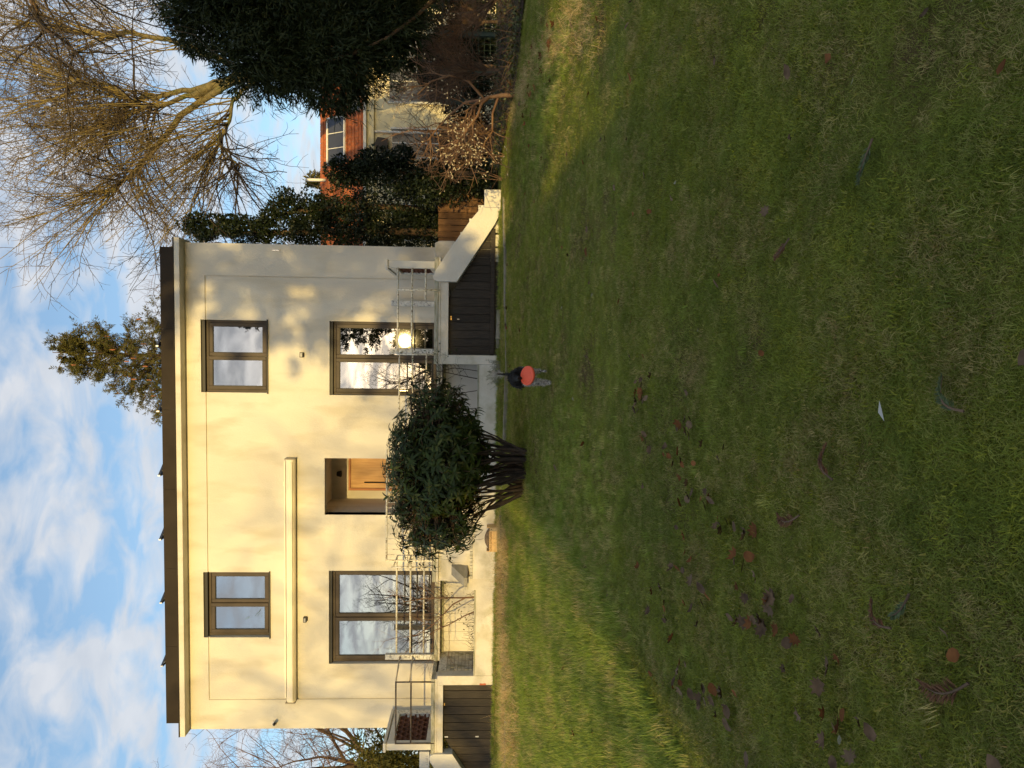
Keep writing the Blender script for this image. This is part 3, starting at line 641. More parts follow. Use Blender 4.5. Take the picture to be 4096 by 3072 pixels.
# ---------------------------------------------------------------- the laurel bush in the middle of the lawn
def leaf_mesh(name, m, L=.12, Wd=.034, bend=.025):
    u = [0, .2, .5, .8, 1.0]; w = [.06, .75, 1.0, .6, .02]; vs = []; fs = []
    for a, b in zip(u, w):
        z = -bend*(a*a)*2; vs += [(a*L, -b*Wd/2, z+.12*Wd*b), (a*L, 0, z), (a*L, b*Wd/2, z+.12*Wd*b)]
    for i in range(4):
        for j in range(2): fs.append((i*3+j, i*3+j+1, i*3+j+4, i*3+j+3))
    me = bpy.data.meshes.new(name); me.from_pydata(vs, [], fs); me.materials.append(m); me.polygons.foreach_set('use_smooth', np.ones(len(fs), bool)); me.update(); return me
M_stemd = mat('laurel_stem', (.020, .014, .010), (.040, .028, .019), rough=.9, scale=12, bump=.5, bscale=50)
def build_bush():
    base = Vector((-1.72, 9.85, gz(-1.72, 9.85)))
    t = thing('laurel_bush', 'many-stemmed dark evergreen bush with glossy leaves growing on the lawn', 'bush', base)
    bases = [(-1.52, 9.72), (-1.60, 9.80), (-1.74, 9.95), (-1.83, 9.85), (-2.02, 10.08), (-2.08, 10.0)]
    stems = []
    for k in range(46):
        bxy = bases[k % len(bases)]; b = np.array([bxy[0]+random.uniform(-.05, .05), bxy[1]+random.uniform(-.05, .05), gz(*bxy)-.04])
        u = (bxy[0]+1.8)/.32; tx = -1.75+u*.48+random.uniform(-.26, .26); ty = 10.05+random.uniform(-.5, .5); tz = random.uniform(1.5, 1.95)
        stems.append(shoots([b], [[(tx-b[0]), (ty-b[1]), (tz-b[2])*1.15]], float(np.linalg.norm([tx-b[0], ty-b[1], tz-b[2]])), 9, .17, .05)[0])
    st = np.stack(stems)
    for q in range(len(st)):
        v, f = tubes_np(st[q:q+1], random.uniform(.014, .030), random.uniform(.008, .012), 7); mesh_np('stem', v, f, M_stemd, t, True)
    C = np.array([-1.80, 10.15, 2.04]); RX, RY, RZ = 1.31, 1.08, .79
    # twigs fill the crown
    n = 1350; q = rdir(n); q[:, 2] *= 1.0; rr = RNG.uniform(.12, 1.0, n)**.45; lump = RNG.uniform(.94, 1.06, n)+.08*np.sin(3.1*q[:, 0]*2+1)+.07*np.sin(q[:, 2]*5+q[:, 1]*4)
    p = C+q*rr[:, None]*lump[:, None]*[RX, RY, RZ]
    # lower left hangs further down than the right
    keep = p[:, 2] > 1.37+.07*np.sin(p[:, 0]*5)-.06*(p[:, 0] < -2.2)
    p = p[keep]; q = q[keep]; n = len(p)
    inner = C+(p-C)*.55+RNG.normal(size=p.shape)*.05
    tw = np.stack([inner+(p-inner)*u+np.array([0, 0, .03])*math.sin(u*3.1) for u in (0, .35, .7, 1)], 1)
    Geo().add(tubes_np(tw, .007, .0035, 4)).build('twigs', M_brn, t, kind='stuff')
    # whorls of long drooping leaves at every twig end
    meshes = [leaf_mesh('laurel_leaf', M_laurel), leaf_mesh('laurel_leaf', M_laurel, .10, .036, .035), leaf_mesh('laurel_leaf', M_laurely, .11, .034, .02), leaf_mesh('laurel_leaf', M_laurel, .13, .03, .05)]
    arr = [np.array([v.co[:] for v in me.vertices]) for me in meshes]; fc = np.array([list(f.vertices) for f in meshes[0].polygons])
    cand = []
    for i in range(n):
        out = Vector(nrm(q[i]*[1, 1, .8])); ax = (out+Vector((0, 0, .35))).normalized(); u = ax.orthogonal().normalized(); w = ax.cross(u)
        for k in range(random.randint(7, 10)):
            a = k*2.4+random.uniform(-.3, .3); el = random.uniform(.15, 1.0)
            d = ((u*math.cos(a)+w*math.sin(a))*1.0+ax*el+Vector((0, 0, -.28))).normalized()
            c = Vector(p[i])-ax*random.uniform(0, .09); nr = (ax-d*ax.dot(d)); nr = nr.normalized() if nr.length > 1e-4 else d.orthogonal().normalized()
            Mx = Matrix((d, nr.cross(d), nr)).transposed().to_4x4(); Mx.translation = c
            cand.append((c, Mx @ Matrix.Scale(random.uniform(.75, 1.2), 4), random.choice((0, 0, 1, 1, 3, 2)), out))
    # the 300 that show largest: facing the viewpoint and nearest to it
    score = [(-(c.y)-1.1*o.y*0+(.9*(-o.y))+random.uniform(0, .5), i) for i, (c, Mx, k, o) in enumerate(cand)]
    top = set(i for _, i in sorted(score, reverse=True)[:300]); g = [Geo(), Geo()]
    for i, (c, Mx, k, o) in enumerate(cand):
        if i in top:
            ob = link(bpy.data.objects.new('leaf', meshes[k])); ob.matrix_world = Mx; ob.parent = t; ob.matrix_parent_inverse = Matrix.Translation(-Vector(t.location))
        else:
            m3 = np.array(Mx)[:3]; g[1 if k == 2 else 0].add((arr[k]@m3[:, :3].T+m3[:, 3], fc))
    g[0].build('foliage', M_laurel, t, True, 'stuff'); g[1].build('foliage', M_laurely, t, True, 'stuff')
build_bush()

# ---------------------------------------------------------------- trees and shrubs round the house
def build_trees():
    # big golden tree on the right, cut back in the past so that long straight shoots rise from its limbs
    t = thing('pollard_tree', 'large bare tree with sunlit golden shoots rising above the right-hand garden', 'tree', (8.4, 20.5, 1.1))
    limbs = [[(8.4, 20.5, 1.0), (8.1, 20.4, 4), (7.3, 20.2, 7.2), (6.9, 20.1, 8.6), (6.5, 20, 9.3)],
             [(6.9, 20.1, 8.4), (6.0, 20, 9.6), (5.0, 19.9, 10.4), (4.3, 19.8, 10.95), (3.7, 19.7, 11.5)],
             [(6.9, 20.1, 8.6), (6.7, 20.4, 10.0), (6.5, 20.5, 11.0), (5.9, 20.6, 11.9), (5.6, 20.7, 12.8)],
             [(7.2, 20.2, 7.6), (7.8, 20.0, 9.4), (8.0, 19.8, 10.6), (7.9, 19.6, 11.6), (8.1, 19.6, 12.6)],
             [(7.6, 20.3, 6.6), (8.8, 20.4, 8.2), (9.5, 20.5, 9.8), (9.8, 20.6, 11), (10, 20.6, 12)],
             [(7.25, 20.2, 7.3), (6.4, 19.6, 8.0), (5.5, 19.2, 8.1), (5.0, 19.0, 8.3), (4.4, 18.9, 7.7)],
             [(6.8, 20.1, 8.9), (6.2, 19.7, 9.8), (6.1, 19.5, 10.5), (6.5, 19.3, 11.2), (6.4, 19.2, 12.2)]]
    P = []
    for L_ in limbs:
        q = spl(L_, 21); q[1:-1] += RNG.normal(size=(19, 3))*.025; P.append(q)
    P = np.stack(P); g = Geo()
    for k, (a, b) in enumerate(((.24, .10), (.095, .04), (.08, .035), (.085, .035), (.12, .04), (.06, .025), (.07, .03))): g.add(tubes_np(P[k:k+1], a, b, 9))
    g.build('trunk', M_barkg, t, True)
    n = 320; s, d, k = kids(P[1:], n, .2, 1, .7); ctr = np.array([6.8, 20.2, 6.0]); out = nrm(s-ctr)
    d = nrm(out*1.0+d*.75+np.array([-.10, 0, .40])); len_ = RNG.uniform(1.8, 4.8, n)
    sh = shoots(s, d, len_, 9, .075, .0)
    s2, d2, _ = kids(sh, 2600, .1, 1, .5); t2 = shoots(s2, d2, RNG.uniform(.4, 1.5, 2600), 5, .14, -.01)
    s3, d3, _ = kids(t2, 8000, .1, 1, .6); t3 = shoots(s3, d3, RNG.uniform(.15, .5, 8000), 4, .22, 0)
    Geo().add(tubes_np(sh, RNG.uniform(.009, .019, n), .005, 5)).build('shoots', M_willow, t, True, 'stuff')
    Geo().add(tubes_np(t2, .008, .004, 3)).add(tubes_np(t3, .005, .003, 3)).build('crown', M_twigy, t, kind='stuff')
    # drooping fine outer twigs on its left side
    n = 95; s, d, _ = kids(P[[1, 2, 5, 6]], n, .3, 1, .9); d = nrm(d+np.array([-.7, -.3, .1])); a = shoots(s, d, RNG.uniform(1.2, 3.0, n), 9, .12, -.06)
    s2, d2, _ = kids(a, 420, .1, 1, .5); b = shoots(s2, d2, RNG.uniform(.5, 1.7, 420), 6, .14, -.08)
    s3, d3, _ = kids(b, 2200, .1, 1, .6); c = shoots(s3, d3, RNG.uniform(.15, .5, 2200), 4, .22, -.08)
    Geo().add(tubes_np(a, .026, .009, 4)).add(tubes_np(b, .010, .005, 3)).add(tubes_np(c, .006, .0035, 3)).build('crown', M_twigdark, t, kind='stuff')

    # darker tree standing closer, out of the frame on the right; its hanging branches cross the sky
    t = thing('overhanging_tree', 'dark bare hanging branches crossing the sky at the right edge', 'tree', (6.9, 10.2, .9))
    L0 = np.array([[(6.9, 10.2, .7), (6.8, 10.1, 3), (6.5, 10, 5.5), (6.2, 9.9, 7.4), (5.8, 9.8, 8.6)], [(6.3, 9.9, 7.0), (5.5, 9.7, 8.4), (4.7, 9.5, 9.0), (3.9, 9.3, 9.0), (3.1, 9.1, 8.5)], [(6.5, 10, 6.0), (5.9, 10.3, 7.2), (5.2, 10.6, 7.9), (4.6, 10.9, 7.9), (4.1, 11.1, 7.4)], [(6.6, 10, 5.2), (6.0, 9.6, 6.4), (5.3, 9.3, 7.0), (4.7, 9.1, 7.0), (4.3, 9.0, 6.6)]], float)
    Q = []
    for L_ in L0:
        q = spl(L_, 17); q[1:-1] += RNG.normal(size=(15, 3))*.02; Q.append(q)
    Q = np.stack(Q); g = Geo()
    for k, (a, b) in enumerate(((.22, .12), (.085, .02), (.07, .018), (.06, .016))): g.add(tubes_np(Q[k:k+1], a, b, 8))
    g.build('trunk', M_brn, t, True)
    n = 62; s, d, _ = kids(Q[1:], n, .3, 1, .8); d = nrm(d+np.array([-.35, 0, -.15])); a = shoots(s, d, RNG.uniform(.9, 2.2, n), 9, .14, -.09)
    s2, d2, _ = kids(a, 330, .1, 1, .5); b = shoots(s2, d2, RNG.uniform(.3, .9, 330), 6, .16, -.08)
    s3, d3, _ = kids(b, 1100, .1, 1, .6); c = shoots(s3, d3, RNG.uniform(.08, .28, 1100), 4, .2, -.05)
    Geo().add(tubes_np(a, .016, .005, 5)).add(tubes_np(b, .006, .003, 4)).add(tubes_np(c, .0035, .002, 3)).build('crown', M_twigdark, t, kind='stuff')

    # dark yew filling the right edge
    t = thing('yew_tree', 'dense very dark yew tree filling the right edge beside the garden border', 'tree', (6.9, 13.1, 1.0))
    tr = np.array([[(6.9, 13.1, .9), (6.6, 13.0, 1.8), (6.2, 12.9, 2.9), (5.9, 12.8, 4.2), (5.8, 12.7, 5.5)], [(6.4, 12.9, 2.3), (5.7, 12.5, 2.75), (5.1, 12.3, 3.1), (4.7, 12.1, 3.6), (4.5, 12, 4.1)], [(6.5, 13, 2.0), (5.8, 12.4, 2.25), (5.3, 12.1, 2.6), (4.9, 11.9, 3.0), (4.7, 11.8, 3.3)]], float)
    g = Geo(); [g.add(tubes_np(tr[k:k+1], (.16, .06, .045)[k], (.07, .02, .015)[k], 8)) for k in range(3)]; g.build('trunk', M_brn, t, True)
    g = Geo()
    for c, r_, n in (((5.9, 12.8, 4.9), (1.6, 1.6, 1.75), 15000), ((5.0, 12.5, 4.1), (1.05, 1.1, 1.25), 9000), ((6.7, 13, 5.8), (1.8, 1.6, 1.9), 9000), ((4.75, 12.4, 5.1), (.75, .8, .85), 4200), ((5.4, 12.5, 3.0), (.95, .8, .5), 3000), ((6.6, 12.8, 3.2), (1.2, 1.0, .8), 4000), ((5.3, 12.6, 6.2), (.7, .7, .7), 2600), ((6.9, 12.6, 2.6), (1.2, .9, .6), 3500)):
        g.add(leafy_blob(int(n*1.9), c, *r_, L=.13, Wd=.026, lumps=34))
    for c, r_, n in (((5.0, 12.5, 4.1), (1.12, 1.1, 1.3), 4200), ((5.9, 12.8, 4.9), (1.7, 1.6, 1.85), 5200), ((4.75, 12.4, 5.1), (.85, .8, .95), 2200), ((5.5, 12.4, 2.9), (1.1, .8, .65), 2600)):
        g.add(leafy_blob(n, c, *r_, L=.26, Wd=.016, shell=.9, lumps=40))
    g.build('crown', M_yew, t, kind='stuff')

    # ivy-clad columns stepping down to the right of the house
    for c, r_, h, lab, n in (((2.66, 17.9), .62, 8.8, 'tallest dark ivy-clad tree right behind the house corner', 12000), ((3.25, 18.2), .72, 7.2, 'middle dark ivy-clad tree right of the house, stepping down', 9000), ((3.78, 16.6), .62, 5.1, 'lowest dark ivy-clad tree right of the house, foliage to the ground', 9000)):
        t = thing('ivy_tree', lab, 'tree', (c[0], c[1], 1.1), 'dark evergreens right of the house')
        Geo().add(tubes_np(shoots([[c[0], c[1], 1.0]], [[0, 0, 1]], h-1.4, 8, .03), .12, .04, 8)).build('trunk', M_brn, t, True)
        g = Geo(); zz = 1.4; k = 0; st = .62
        while zz < h-.25:
            u = (zz-1.1)/(h-1.1); rr = r_*(1.0-.55*max(0, u-.55)/.45)
            g.add(leafy_blob(int(n*2.1*st/(h-1.1)), (c[0]+random.uniform(-.12, .12), c[1]+random.uniform(-.1, .1), zz), rr*random.uniform(.9, 1.2), rr, st*.95, L=.075, Wd=.048, lumps=18)); zz += st
        g.build('crown', M_holly, t, kind='stuff')

    def spruce(name, label, base, H, R, zmin, dens=1.0, mt=M_spruce, cones=0, L=.16, Wd=.035, group=None, droop=-.05, gap=0, nb=10, hole=None, nn=15):
        t = thing(name, label, 'tree', base, group); b = np.array(base, float)
        Geo().add(tubes_np(np.array([[b-[0, 0, .2], b+[0, 0, H*.5], b+[.1, 0, H]]]), H*.014, .012, 8)).build('trunk', M_brn, t, True)
        zs = np.arange(zmin, H*.985, .30*H/15); S_ = []; D_ = []; Ln = []
        for z in zs:
            u = 1-z/H; n = max(4, int(nb*(.45+u)))
            for k in range(n):
                a = random.uniform(0, 6.283); 
                if random.random() < gap: continue
                S_.append(b+[0, 0, z+random.uniform(-.15, .15)]); D_.append([math.cos(a), math.sin(a), .28+.35*(1-u)]); Ln.append(R*(u*1.25+.10)*random.uniform(.6, 1.1))
        S_ = np.array(S_); br = shoots(S_, D_, Ln, 7, .06, droop*.6)
        n2 = int(len(br)*13*dens); s2, d2, k2 = kids(br, n2, .18, 1, .62); d2[:, 2] -= .15
        tw = shoots(s2, d2, RNG.uniform(.12, .34, n2)*np.array(Ln)[k2].clip(.4, 2.6)*.75+.12, 5, .1, droop)
        g = Geo().add(tubes_np(br, .022, .008, 4)).add(tubes_np(tw, .007, .004, 3)); g.build('branches', M_brn, t, kind='stuff')
        al = np.concatenate([tw, shoots(*kids(br, len(br)*2, .7, 1, .2)[:2], .35, 5, .08, .05)])
        n3 = int(len(al)*nn); s3, d3, _ = kids(al, n3, 0, 1, .62); 
        if hole is not None:      # a chink in the crown through which the sun shines
            P0, rr_ = hole; sv = -np.array(sd); w_ = s3-np.array(P0); dist = np.linalg.norm(w_-(w_@sv)[:, None]*sv, axis=1); k_ = dist > rr_; s3, d3 = s3[k_], d3[k_]; n3 = len(s3)
        g = Geo().add(leaf_quads(s3, d3, rdir(n3), L*RNG.uniform(.6, 1.2, n3), Wd)); g.build('crown', mt, t, kind='stuff')
        if cones:
            k = RNG.choice(len(tw), cones*6, replace=False); tips = tw[k, -1]; tips = tips[(tips[:, 1] < b[1]+.6) & (tips[:, 2] > b[2]+H*.72)][:cones]
            for p in tips:
                n = 8; prof = [(.004, 0), (.022, -.03), (.027, -.08), (.02, -.15), (.004, -.19)]
                MB().lathe(prof, p, n).build('cone', M_cone, t)
        return t
    spruce('spruce_tree', 'green spruce with orange cones rising behind the flat roof', (-.7, 26, 1.1), 15.6, 5.0, 9.2, 1.0, cones=34, L=.12, Wd=.022, nb=11, nn=34)
    t = thing('conifer', 'small pale conifer tip behind the orange tiled roof ridge', 'tree', (7.0, 32, 1.1)); Geo().add(tubes_np(np.array([[[7.0, 32, 1.0], [7.0, 32, 5], [7.0, 32, 8.6]]]), .14, .03, 8)).build('trunk', M_brn, t, True); g = Geo(); [g.add(leafy_blob(1500, (7.0, 32, z), r_, r_, .8, L=.16, Wd=.05, lumps=16)) for z, r_ in ((6, 1.3), (7, 1.05), (7.9, .75), (8.7, .4))]; g.build('crown', M_spruce, t, kind='stuff')
    t = thing('conifer', 'bushy evergreen behind the left terrace end at the picture edge', 'tree', (-11.6, 19, 1.1))
    Geo().add(tubes_np(np.array([[[-11.6, 19, 1.0], [-11.5, 19, 2.6], [-11.4, 19, 4.4]]]), .14, .05, 8)).build('trunk', M_brn, t, True)
    g = Geo(); g.add(leafy_blob(5200, (-11.3, 19, 3.6), 1.1, 1.0, 1.3, L=.14, Wd=.05, lumps=22)); g.add(leafy_blob(2600, (-10.9, 18.7, 2.5), 1.0, .9, .8, L=.14, Wd=.05, lumps=22)); g.build('crown', M_spruce, t, kind='stuff')
    bare_tree('bare_tree', 'tall bare reddish tree behind the left edge of the house', (-13.2, 20.5, 1.1), 9.6, (.10, 0), .6, 16, 190, 1300, 4200, .10, M_brn, M_twigred)
    bare_tree('bare_tree', 'small bare tree tip behind the right end of the flat roof', (3.0, 29, 1.1), 13.6, (0, 0), .5, 12, 130, 900, 2600, .13, M_brn, M_twigred)

    # what stands behind the photographer: seen mirrored in the glass and as the shade on lawn and wall
    G = 'trees behind the viewpoint, mirrored in the windows'
    spruce('conifer', 'tall conifer behind the viewpoint mirrored dark in the right french window', (1.15, -12, 0), 16.5, 2.5, 4.4, .52, M_yew, 0, .22, .07, G, -.07, .28, 9, ((.21, F+.15, 3.05), .38))
    bare_tree('bare_tree', 'bare tree behind the viewpoint mirrored in the left french window', (-15.5, -11, -.2), 9, (0, 0), .6, 12, 90, 500, 1500, .16, M_brn, M_twigdark, group=G)
    bare_tree('bare_tree', 'bare tree behind the viewpoint casting soft branch shadows on the left facade', (-8.3, -24, -.2), 13.5, (.05, 0), .6, 12, 90, 500, 1600, .17, M_brn, M_twigdark, group=G)
    bare_tree('bare_tree', 'young bare tree behind the viewpoint mirrored in the right french window', (-1.9, -20, -.2), 11.0, (0, 0), .55, 14, 110, 600, 1500, .17, M_brn, M_twigdark, group=G)
    def hedge(label, x0, x1, y, h, n, dy=.9, z0=-.25):
        t = thing('hedge', label, 'hedge', ((x0+x1)/2, y, z0), 'hedges behind the viewpoint'); g = Geo()
        nx = max(2, int((x1-x0)/.8)); nz = max(2, int(h/.8))
        for i in range(nx):
            for k in range(nz): g.add(leafy_blob(n//(nx*nz), (x0+(i+.5)*(x1-x0)/nx, y+random.uniform(-.2, .2), z0+(k+.45)*h/nz), .62, dy, .62, L=.17, Wd=.1, lumps=12))
        g.build('foliage', M_holly, t, kind='stuff')
        for i in range(nx): Geo().add(tubes_np(shoots([[x0+(i+.5)*(x1-x0)/nx, y, z0-.1]], [[0, 0, 1]], h*.8, 6, .05), .05, .02, 6)).build('stem', M_brn, t, True)
    hedge('tall clipped hedge behind the viewpoint shading the middle of the lawn', -1.85, 1.6, -12, 5.15, 80000)
    hedge('low hedge behind the viewpoint on the right, mirrored below the conifer', 1.7, 9.5, -12, 2.7, 18000)
    t = thing('yew_tree', 'dense unseen evergreen behind the viewpoint on the right, shaped to shade border and lawn', 'tree', (5.2, -12, -.25), G)
    Geo().add(tubes_np(np.array([[[5.2, -12, -.4], [5.2, -12, 3], [5.2, -12, 8]]]), .2, .05, 8)).build('trunk', M_brn, t, True)
    g = Geo(); [g.add(leafy_blob(7000, c, 1.25, 1.2, 1.5, L=.2, Wd=.1, lumps=26)) for c in ((4.9, -12, 5.2), (5.4, -11.8, 6.6), (5.1, -12, 8.0), (4.6, -12.2, 6.6))]
    for x in np.arange(1.7, 4.7, .42): g.add(leafy_blob(1500, (x, -12+random.uniform(-.2, .2), 3.28+random.uniform(-.05, .05)), .36, .5, .32, L=.16, Wd=.08, lumps=10))  # unseen leaf band added to cut the sun on the right lawn into strips
    g.build('crown', M_yew, t, kind='stuff')
build_trees()

def build_shrubs():
    # magnolia with pale buds in the right border
    t = thing('magnolia_shrub', 'bare shrub with pale furry buds in the right border before the fence', 'shrub', (4.05, 12.0, .95))
    P = np.array([[(4.08, 12, .85), (4.06, 12, 1.15), (4.02, 12, 1.38), (3.92, 11.95, 1.55), (3.75, 11.9, 1.75)], [(4.03, 12, 1.35), (3.85, 11.8, 1.48), (3.6, 11.65, 1.55), (3.35, 11.55, 1.72), (3.1, 11.5, 1.9)], [(3.98, 12, 1.48), (4.0, 12.2, 1.75), (3.85, 12.35, 2.0), (3.65, 12.4, 2.2), (3.4, 12.4, 2.4)], [(4.06, 12, 1.2), (3.8, 12.1, 1.3), (3.5, 12.1, 1.3), (3.3, 12, 1.42), (3.0, 11.9, 1.5)], [(4.0, 12, 1.45), (4.2, 11.8, 1.7), (4.25, 11.7, 2.0), (4.1, 11.6, 2.3), (3.9, 11.6, 2.5)]], float)
    g = Geo(); [g.add(tubes_np(P[k:k+1], (.045, .026, .026, .022, .024)[k], .012, 7)) for k in range(5)]; g.build('trunk', M_twigred, t, True)
    n = 46; s, d, _ = kids(P, n, .45, 1, .7); d = nrm(d+np.array([-.25, 0, .35])); a = shoots(s, d, RNG.uniform(.35, .95, n), 7, .17, .03)
    s2, d2, _ = kids(a, 330, .15, 1, .6); b = shoots(s2, d2, RNG.uniform(.12, .4, 330), 5, .2, .05)
    s3, d3, _ = kids(b, 800, .2, 1, .6); c = shoots(s3, d3, RNG.uniform(.04, .14, 800), 4, .22, .06)
    Geo().add(tubes_np(a, .010, .004, 5)).add(tubes_np(b, .0045, .0025, 4)).add(tubes_np(c, .003, .002, 3)).build('twigs', M_twigred, t, kind='stuff')
    M_bud = mat('magnolia_bud', (.40, .33, .22), (.52, .45, .32), rough=.9, scale=30)
    me = MB().lathe([(.001, 0), (.006, .004), (.0085, .014), (.006, .027), (.001, .036)], (0, 0, 0), 6).build('bud', M_bud); bm = me.data; bpy.data.objects.remove(me)
    ends = np.concatenate([c[:, -1], b[:, -1]]); dirs = np.concatenate([c[:, -1]-c[:, -2], b[:, -1]-b[:, -2]]); order = np.argsort(ends[:, 1])[:300]
    for i in order:
        o = link(bpy.data.objects.new('bud', bm)); o.rotation_mode = 'QUATERNION'; o.rotation_quaternion = Vector(dirs[i]).to_track_quat('Z', 'X'); o.scale = (1.15,)*3; o.location = Vector(ends[i]); attach(o, t)
    # long arching suckers at its left foot
    sk = shoots([[2.95, 13.2, 1.02]]*4+[[3.3, 12.9, 1.0]]*3, [[-.1+.9*random.random(), -.1, 1.2] for _ in range(7)], RNG.uniform(.6, 1.5, 7), 7, .06, -.03)
    Geo().add(tubes_np(sk, .008, .003, 5)).build('sucker', M_twigred, t, True, 'stuff')

    def twiggy(name, label, pts, n2, n3, n4, L2, L3, L4, r, m, trop, cat='shrub', bias=(0, 0, 0)):
        P = np.array(pts, float); t = thing(name, label, cat, P[0, 0]); g = Geo()
        for k in range(len(P)): g.add(tubes_np(P[k:k+1], r*(1 if k == 0 else .7), r*.3, 7))
        g.build('stem', m, t, True)
        s, d, _ = kids(P, n2, .3, 1, .6); a = shoots(s, nrm(d+np.array(bias)), L2*RNG.uniform(.5, 1.2, n2), 7, .12, trop)
        s2, d2, _ = kids(a, n3, .1, 1, .5); b = shoots(s2, d2, L3*RNG.uniform(.4, 1.2, n3), 5, .16, trop)
        s3, d3, _ = kids(b, n4, .1, 1, .55); c = shoots(s3, d3, L4*RNG.uniform(.4, 1.2, n4), 4, .2, trop)
        Geo().add(tubes_np(a, r*.32, r*.13, 4)).add(tubes_np(b, r*.14, r*.07, 3)).add(tubes_np(c, r*.08, r*.05, 3)).build('twigs', m, t, kind='stuff'); return t, a, b
    t, a, b = twiggy('planter_shrub', 'bare red-brown shrub growing from the left planter across the window', [[(-5.15, 14.15, 1.38), (-5.16, 14.13, 1.75), (-5.15, 14.1, 2.1), (-5.14, 14.05, 2.5), (-5.2, 14, 2.95)], [(-5.16, 14.13, 1.7), (-5.28, 14.1, 1.95), (-5.5, 14.1, 2.15), (-5.75, 14.1, 2.4), (-5.95, 14.1, 2.75)], [(-5.42, 14.2, 1.38), (-5.55, 14.2, 1.7), (-5.75, 14.2, 2.05), (-5.85, 14.2, 2.3), (-5.95, 14.2, 2.45)]], 26, 120, 300, .75, .42, .16, .022, M_twigred, .06)
    # climber with small leaves leaning on the same planter
    s2, d2, _ = kids(a, 60, .3, 1, .6)
    Lx = np.linspace(0, 1, 90)[:, None]; cl = np.array([-6.15, 14.2, 1.42])*(1-Lx)+np.array([-4.95, 14.5, 2.22])*Lx+RNG.normal(size=(90, 3))*.05
    g = Geo().add(leaf_quads(cl, rdir(90), rdir(90), .05, .025)); g.build('leaves', M_laurely, t, kind='stuff')
    c0 = np.concatenate([RNG.uniform([-6.6, 14.05, 1.40], [-4.95, 14.8, 1.42], (160, 3))]); Geo().add(tubes_np(shoots(c0, rdir(160)*[1, .5, 1]+[0, 0, .8], RNG.uniform(.1, .42, 160), 5, .25, 0), .004, .002, 3)).build('dead_stalks', M_twigdark, t, kind='stuff')
    t, a, b = twiggy('rose_shrub', 'twiggy half-bare rose climbing in the planter beside the black plank door', [[(-.75, 14.2, 1.38), (-.72, 14.2, 1.6), (-.66, 14.15, 1.9), (-.6, 14.1, 2.2), (-.55, 14.1, 2.5)], [(-.95, 14.2, 1.38), (-1.0, 14.2, 1.7), (-1.1, 14.2, 2.1), (-1.15, 14.2, 2.6), (-1.2, 14.2, 3.0)], [(-.6, 14.2, 1.38), (-.55, 14.15, 1.7), (-.52, 14.1, 2.0), (-.6, 14.0, 2.3), (-.8, 13.95, 2.55)]], 30, 120, 260, .6, .35, .14, .012, M_twigdark, .03)
    e = b[:, -1]; Geo().add(leaf_quads(e, rdir(len(e)), rdir(len(e)), .05, .03)).build('leaves', M_laurel, t, kind='stuff')
    # small grey herb in the lawn strip just behind the dog
    t = thing('grey_herb', 'small grey feathery plant against the white base wall behind the dog', 'plant', (-.5, 13.3, 1.06))
    s0 = RNG.uniform([-.75, 13.3, 1.04], [-.30, 13.6, 1.06], (60, 3)); st = shoots(s0, rdir(60)*.5+[0, 0, 1], RNG.uniform(.15, .34, 60), 5, .12, 0)
    Geo().add(tubes_np(st, .004, .002, 3)).build('stems', mat('herb_stem', (.25, .24, .18), rough=.9), t, kind='stuff')
    sp, dd, _ = kids(st, 700, .3, 1, .7); Geo().add(leaf_quads(sp, dd, rdir(700), .035, .008)).build('leaves', mat('herb_grey', (.20, .22, .16), (.33, .34, .27), rough=.9, scale=20), t, kind='stuff')
    # potted plants on the porch terrace
    for x, y, h, lab in ((-3.72, 14.35, .30, 'terracotta potted plant behind the scrolls of the white railing'), (-4.02, 14.45, .22, 'smaller terracotta potted plant behind the plain railing bars')):
        t = thing('potted_plant', lab, 'potted plant', (x, y, ZT), 'potted plants on the terrace')
        MB().lathe([(.001, 0), (.10, 0), (.135, h*.8), (.15, h*.8), (.15, h), (.13, h), (.12, h*.85), (.001, h*.85)], (x, y, ZT+.002), 24).build('pot', M_pot, t)
        MB().lathe([(.001, h*.86), (.12, h*.86)], (x, y, ZT), 20, (0, 0, 1)).build('soil', M_soil, t)
        sb = np.array([[x, y, ZT+h*.85]]*16)+RNG.normal(size=(16, 3))*[.03, .03, 0]; st = shoots(sb, rdir(16)*.8+[0, 0, 1.2], RNG.uniform(.2, .42, 16), 6, .12, -.05)
        Geo().add(tubes_np(st, .004, .002, 4)).build('stems', M_brn, t, kind='stuff'); sp, dd, _ = kids(st, 420, .15, 1, .7); Geo().add(leaf_quads(sp, dd, rdir(420), .075, .028)).build('leaves', M_laurel, t, kind='stuff')
    # spiky house plant behind the upper left window
    t = thing('house_plant', 'spiky green plant in a red pot behind the upper left window', 'house plant', (-5.95, F+.42, 5.98))
    bx('window_shelf', M_room, t, -6.4, -5.1, F+.25, F+.6, 5.96, 6.0)
    MB().lathe([(.001, 0), (.07, 0), (.085, .15), (.075, .15), (.001, .13)], (-5.97, F+.42, 6.001), 16).build('pot', mat('red_pot', (.6, .03, .02), rough=.4), t)
    n = 34; d = rdir(n)*.9+[0, 0, .75]; lv = shoots(np.tile([-5.97, F+.42, 6.14], (n, 1)), d, RNG.uniform(.3, .55, n), 6, .05, -.10)
    Geo().add(tubes_np(lv, .013, .002, 3)).build('leaves', mat('spiky_leaf', (.10, .22, .06), (.16, .30, .09), rough=.5, scale=10), t, kind='stuff')
build_shrubs()

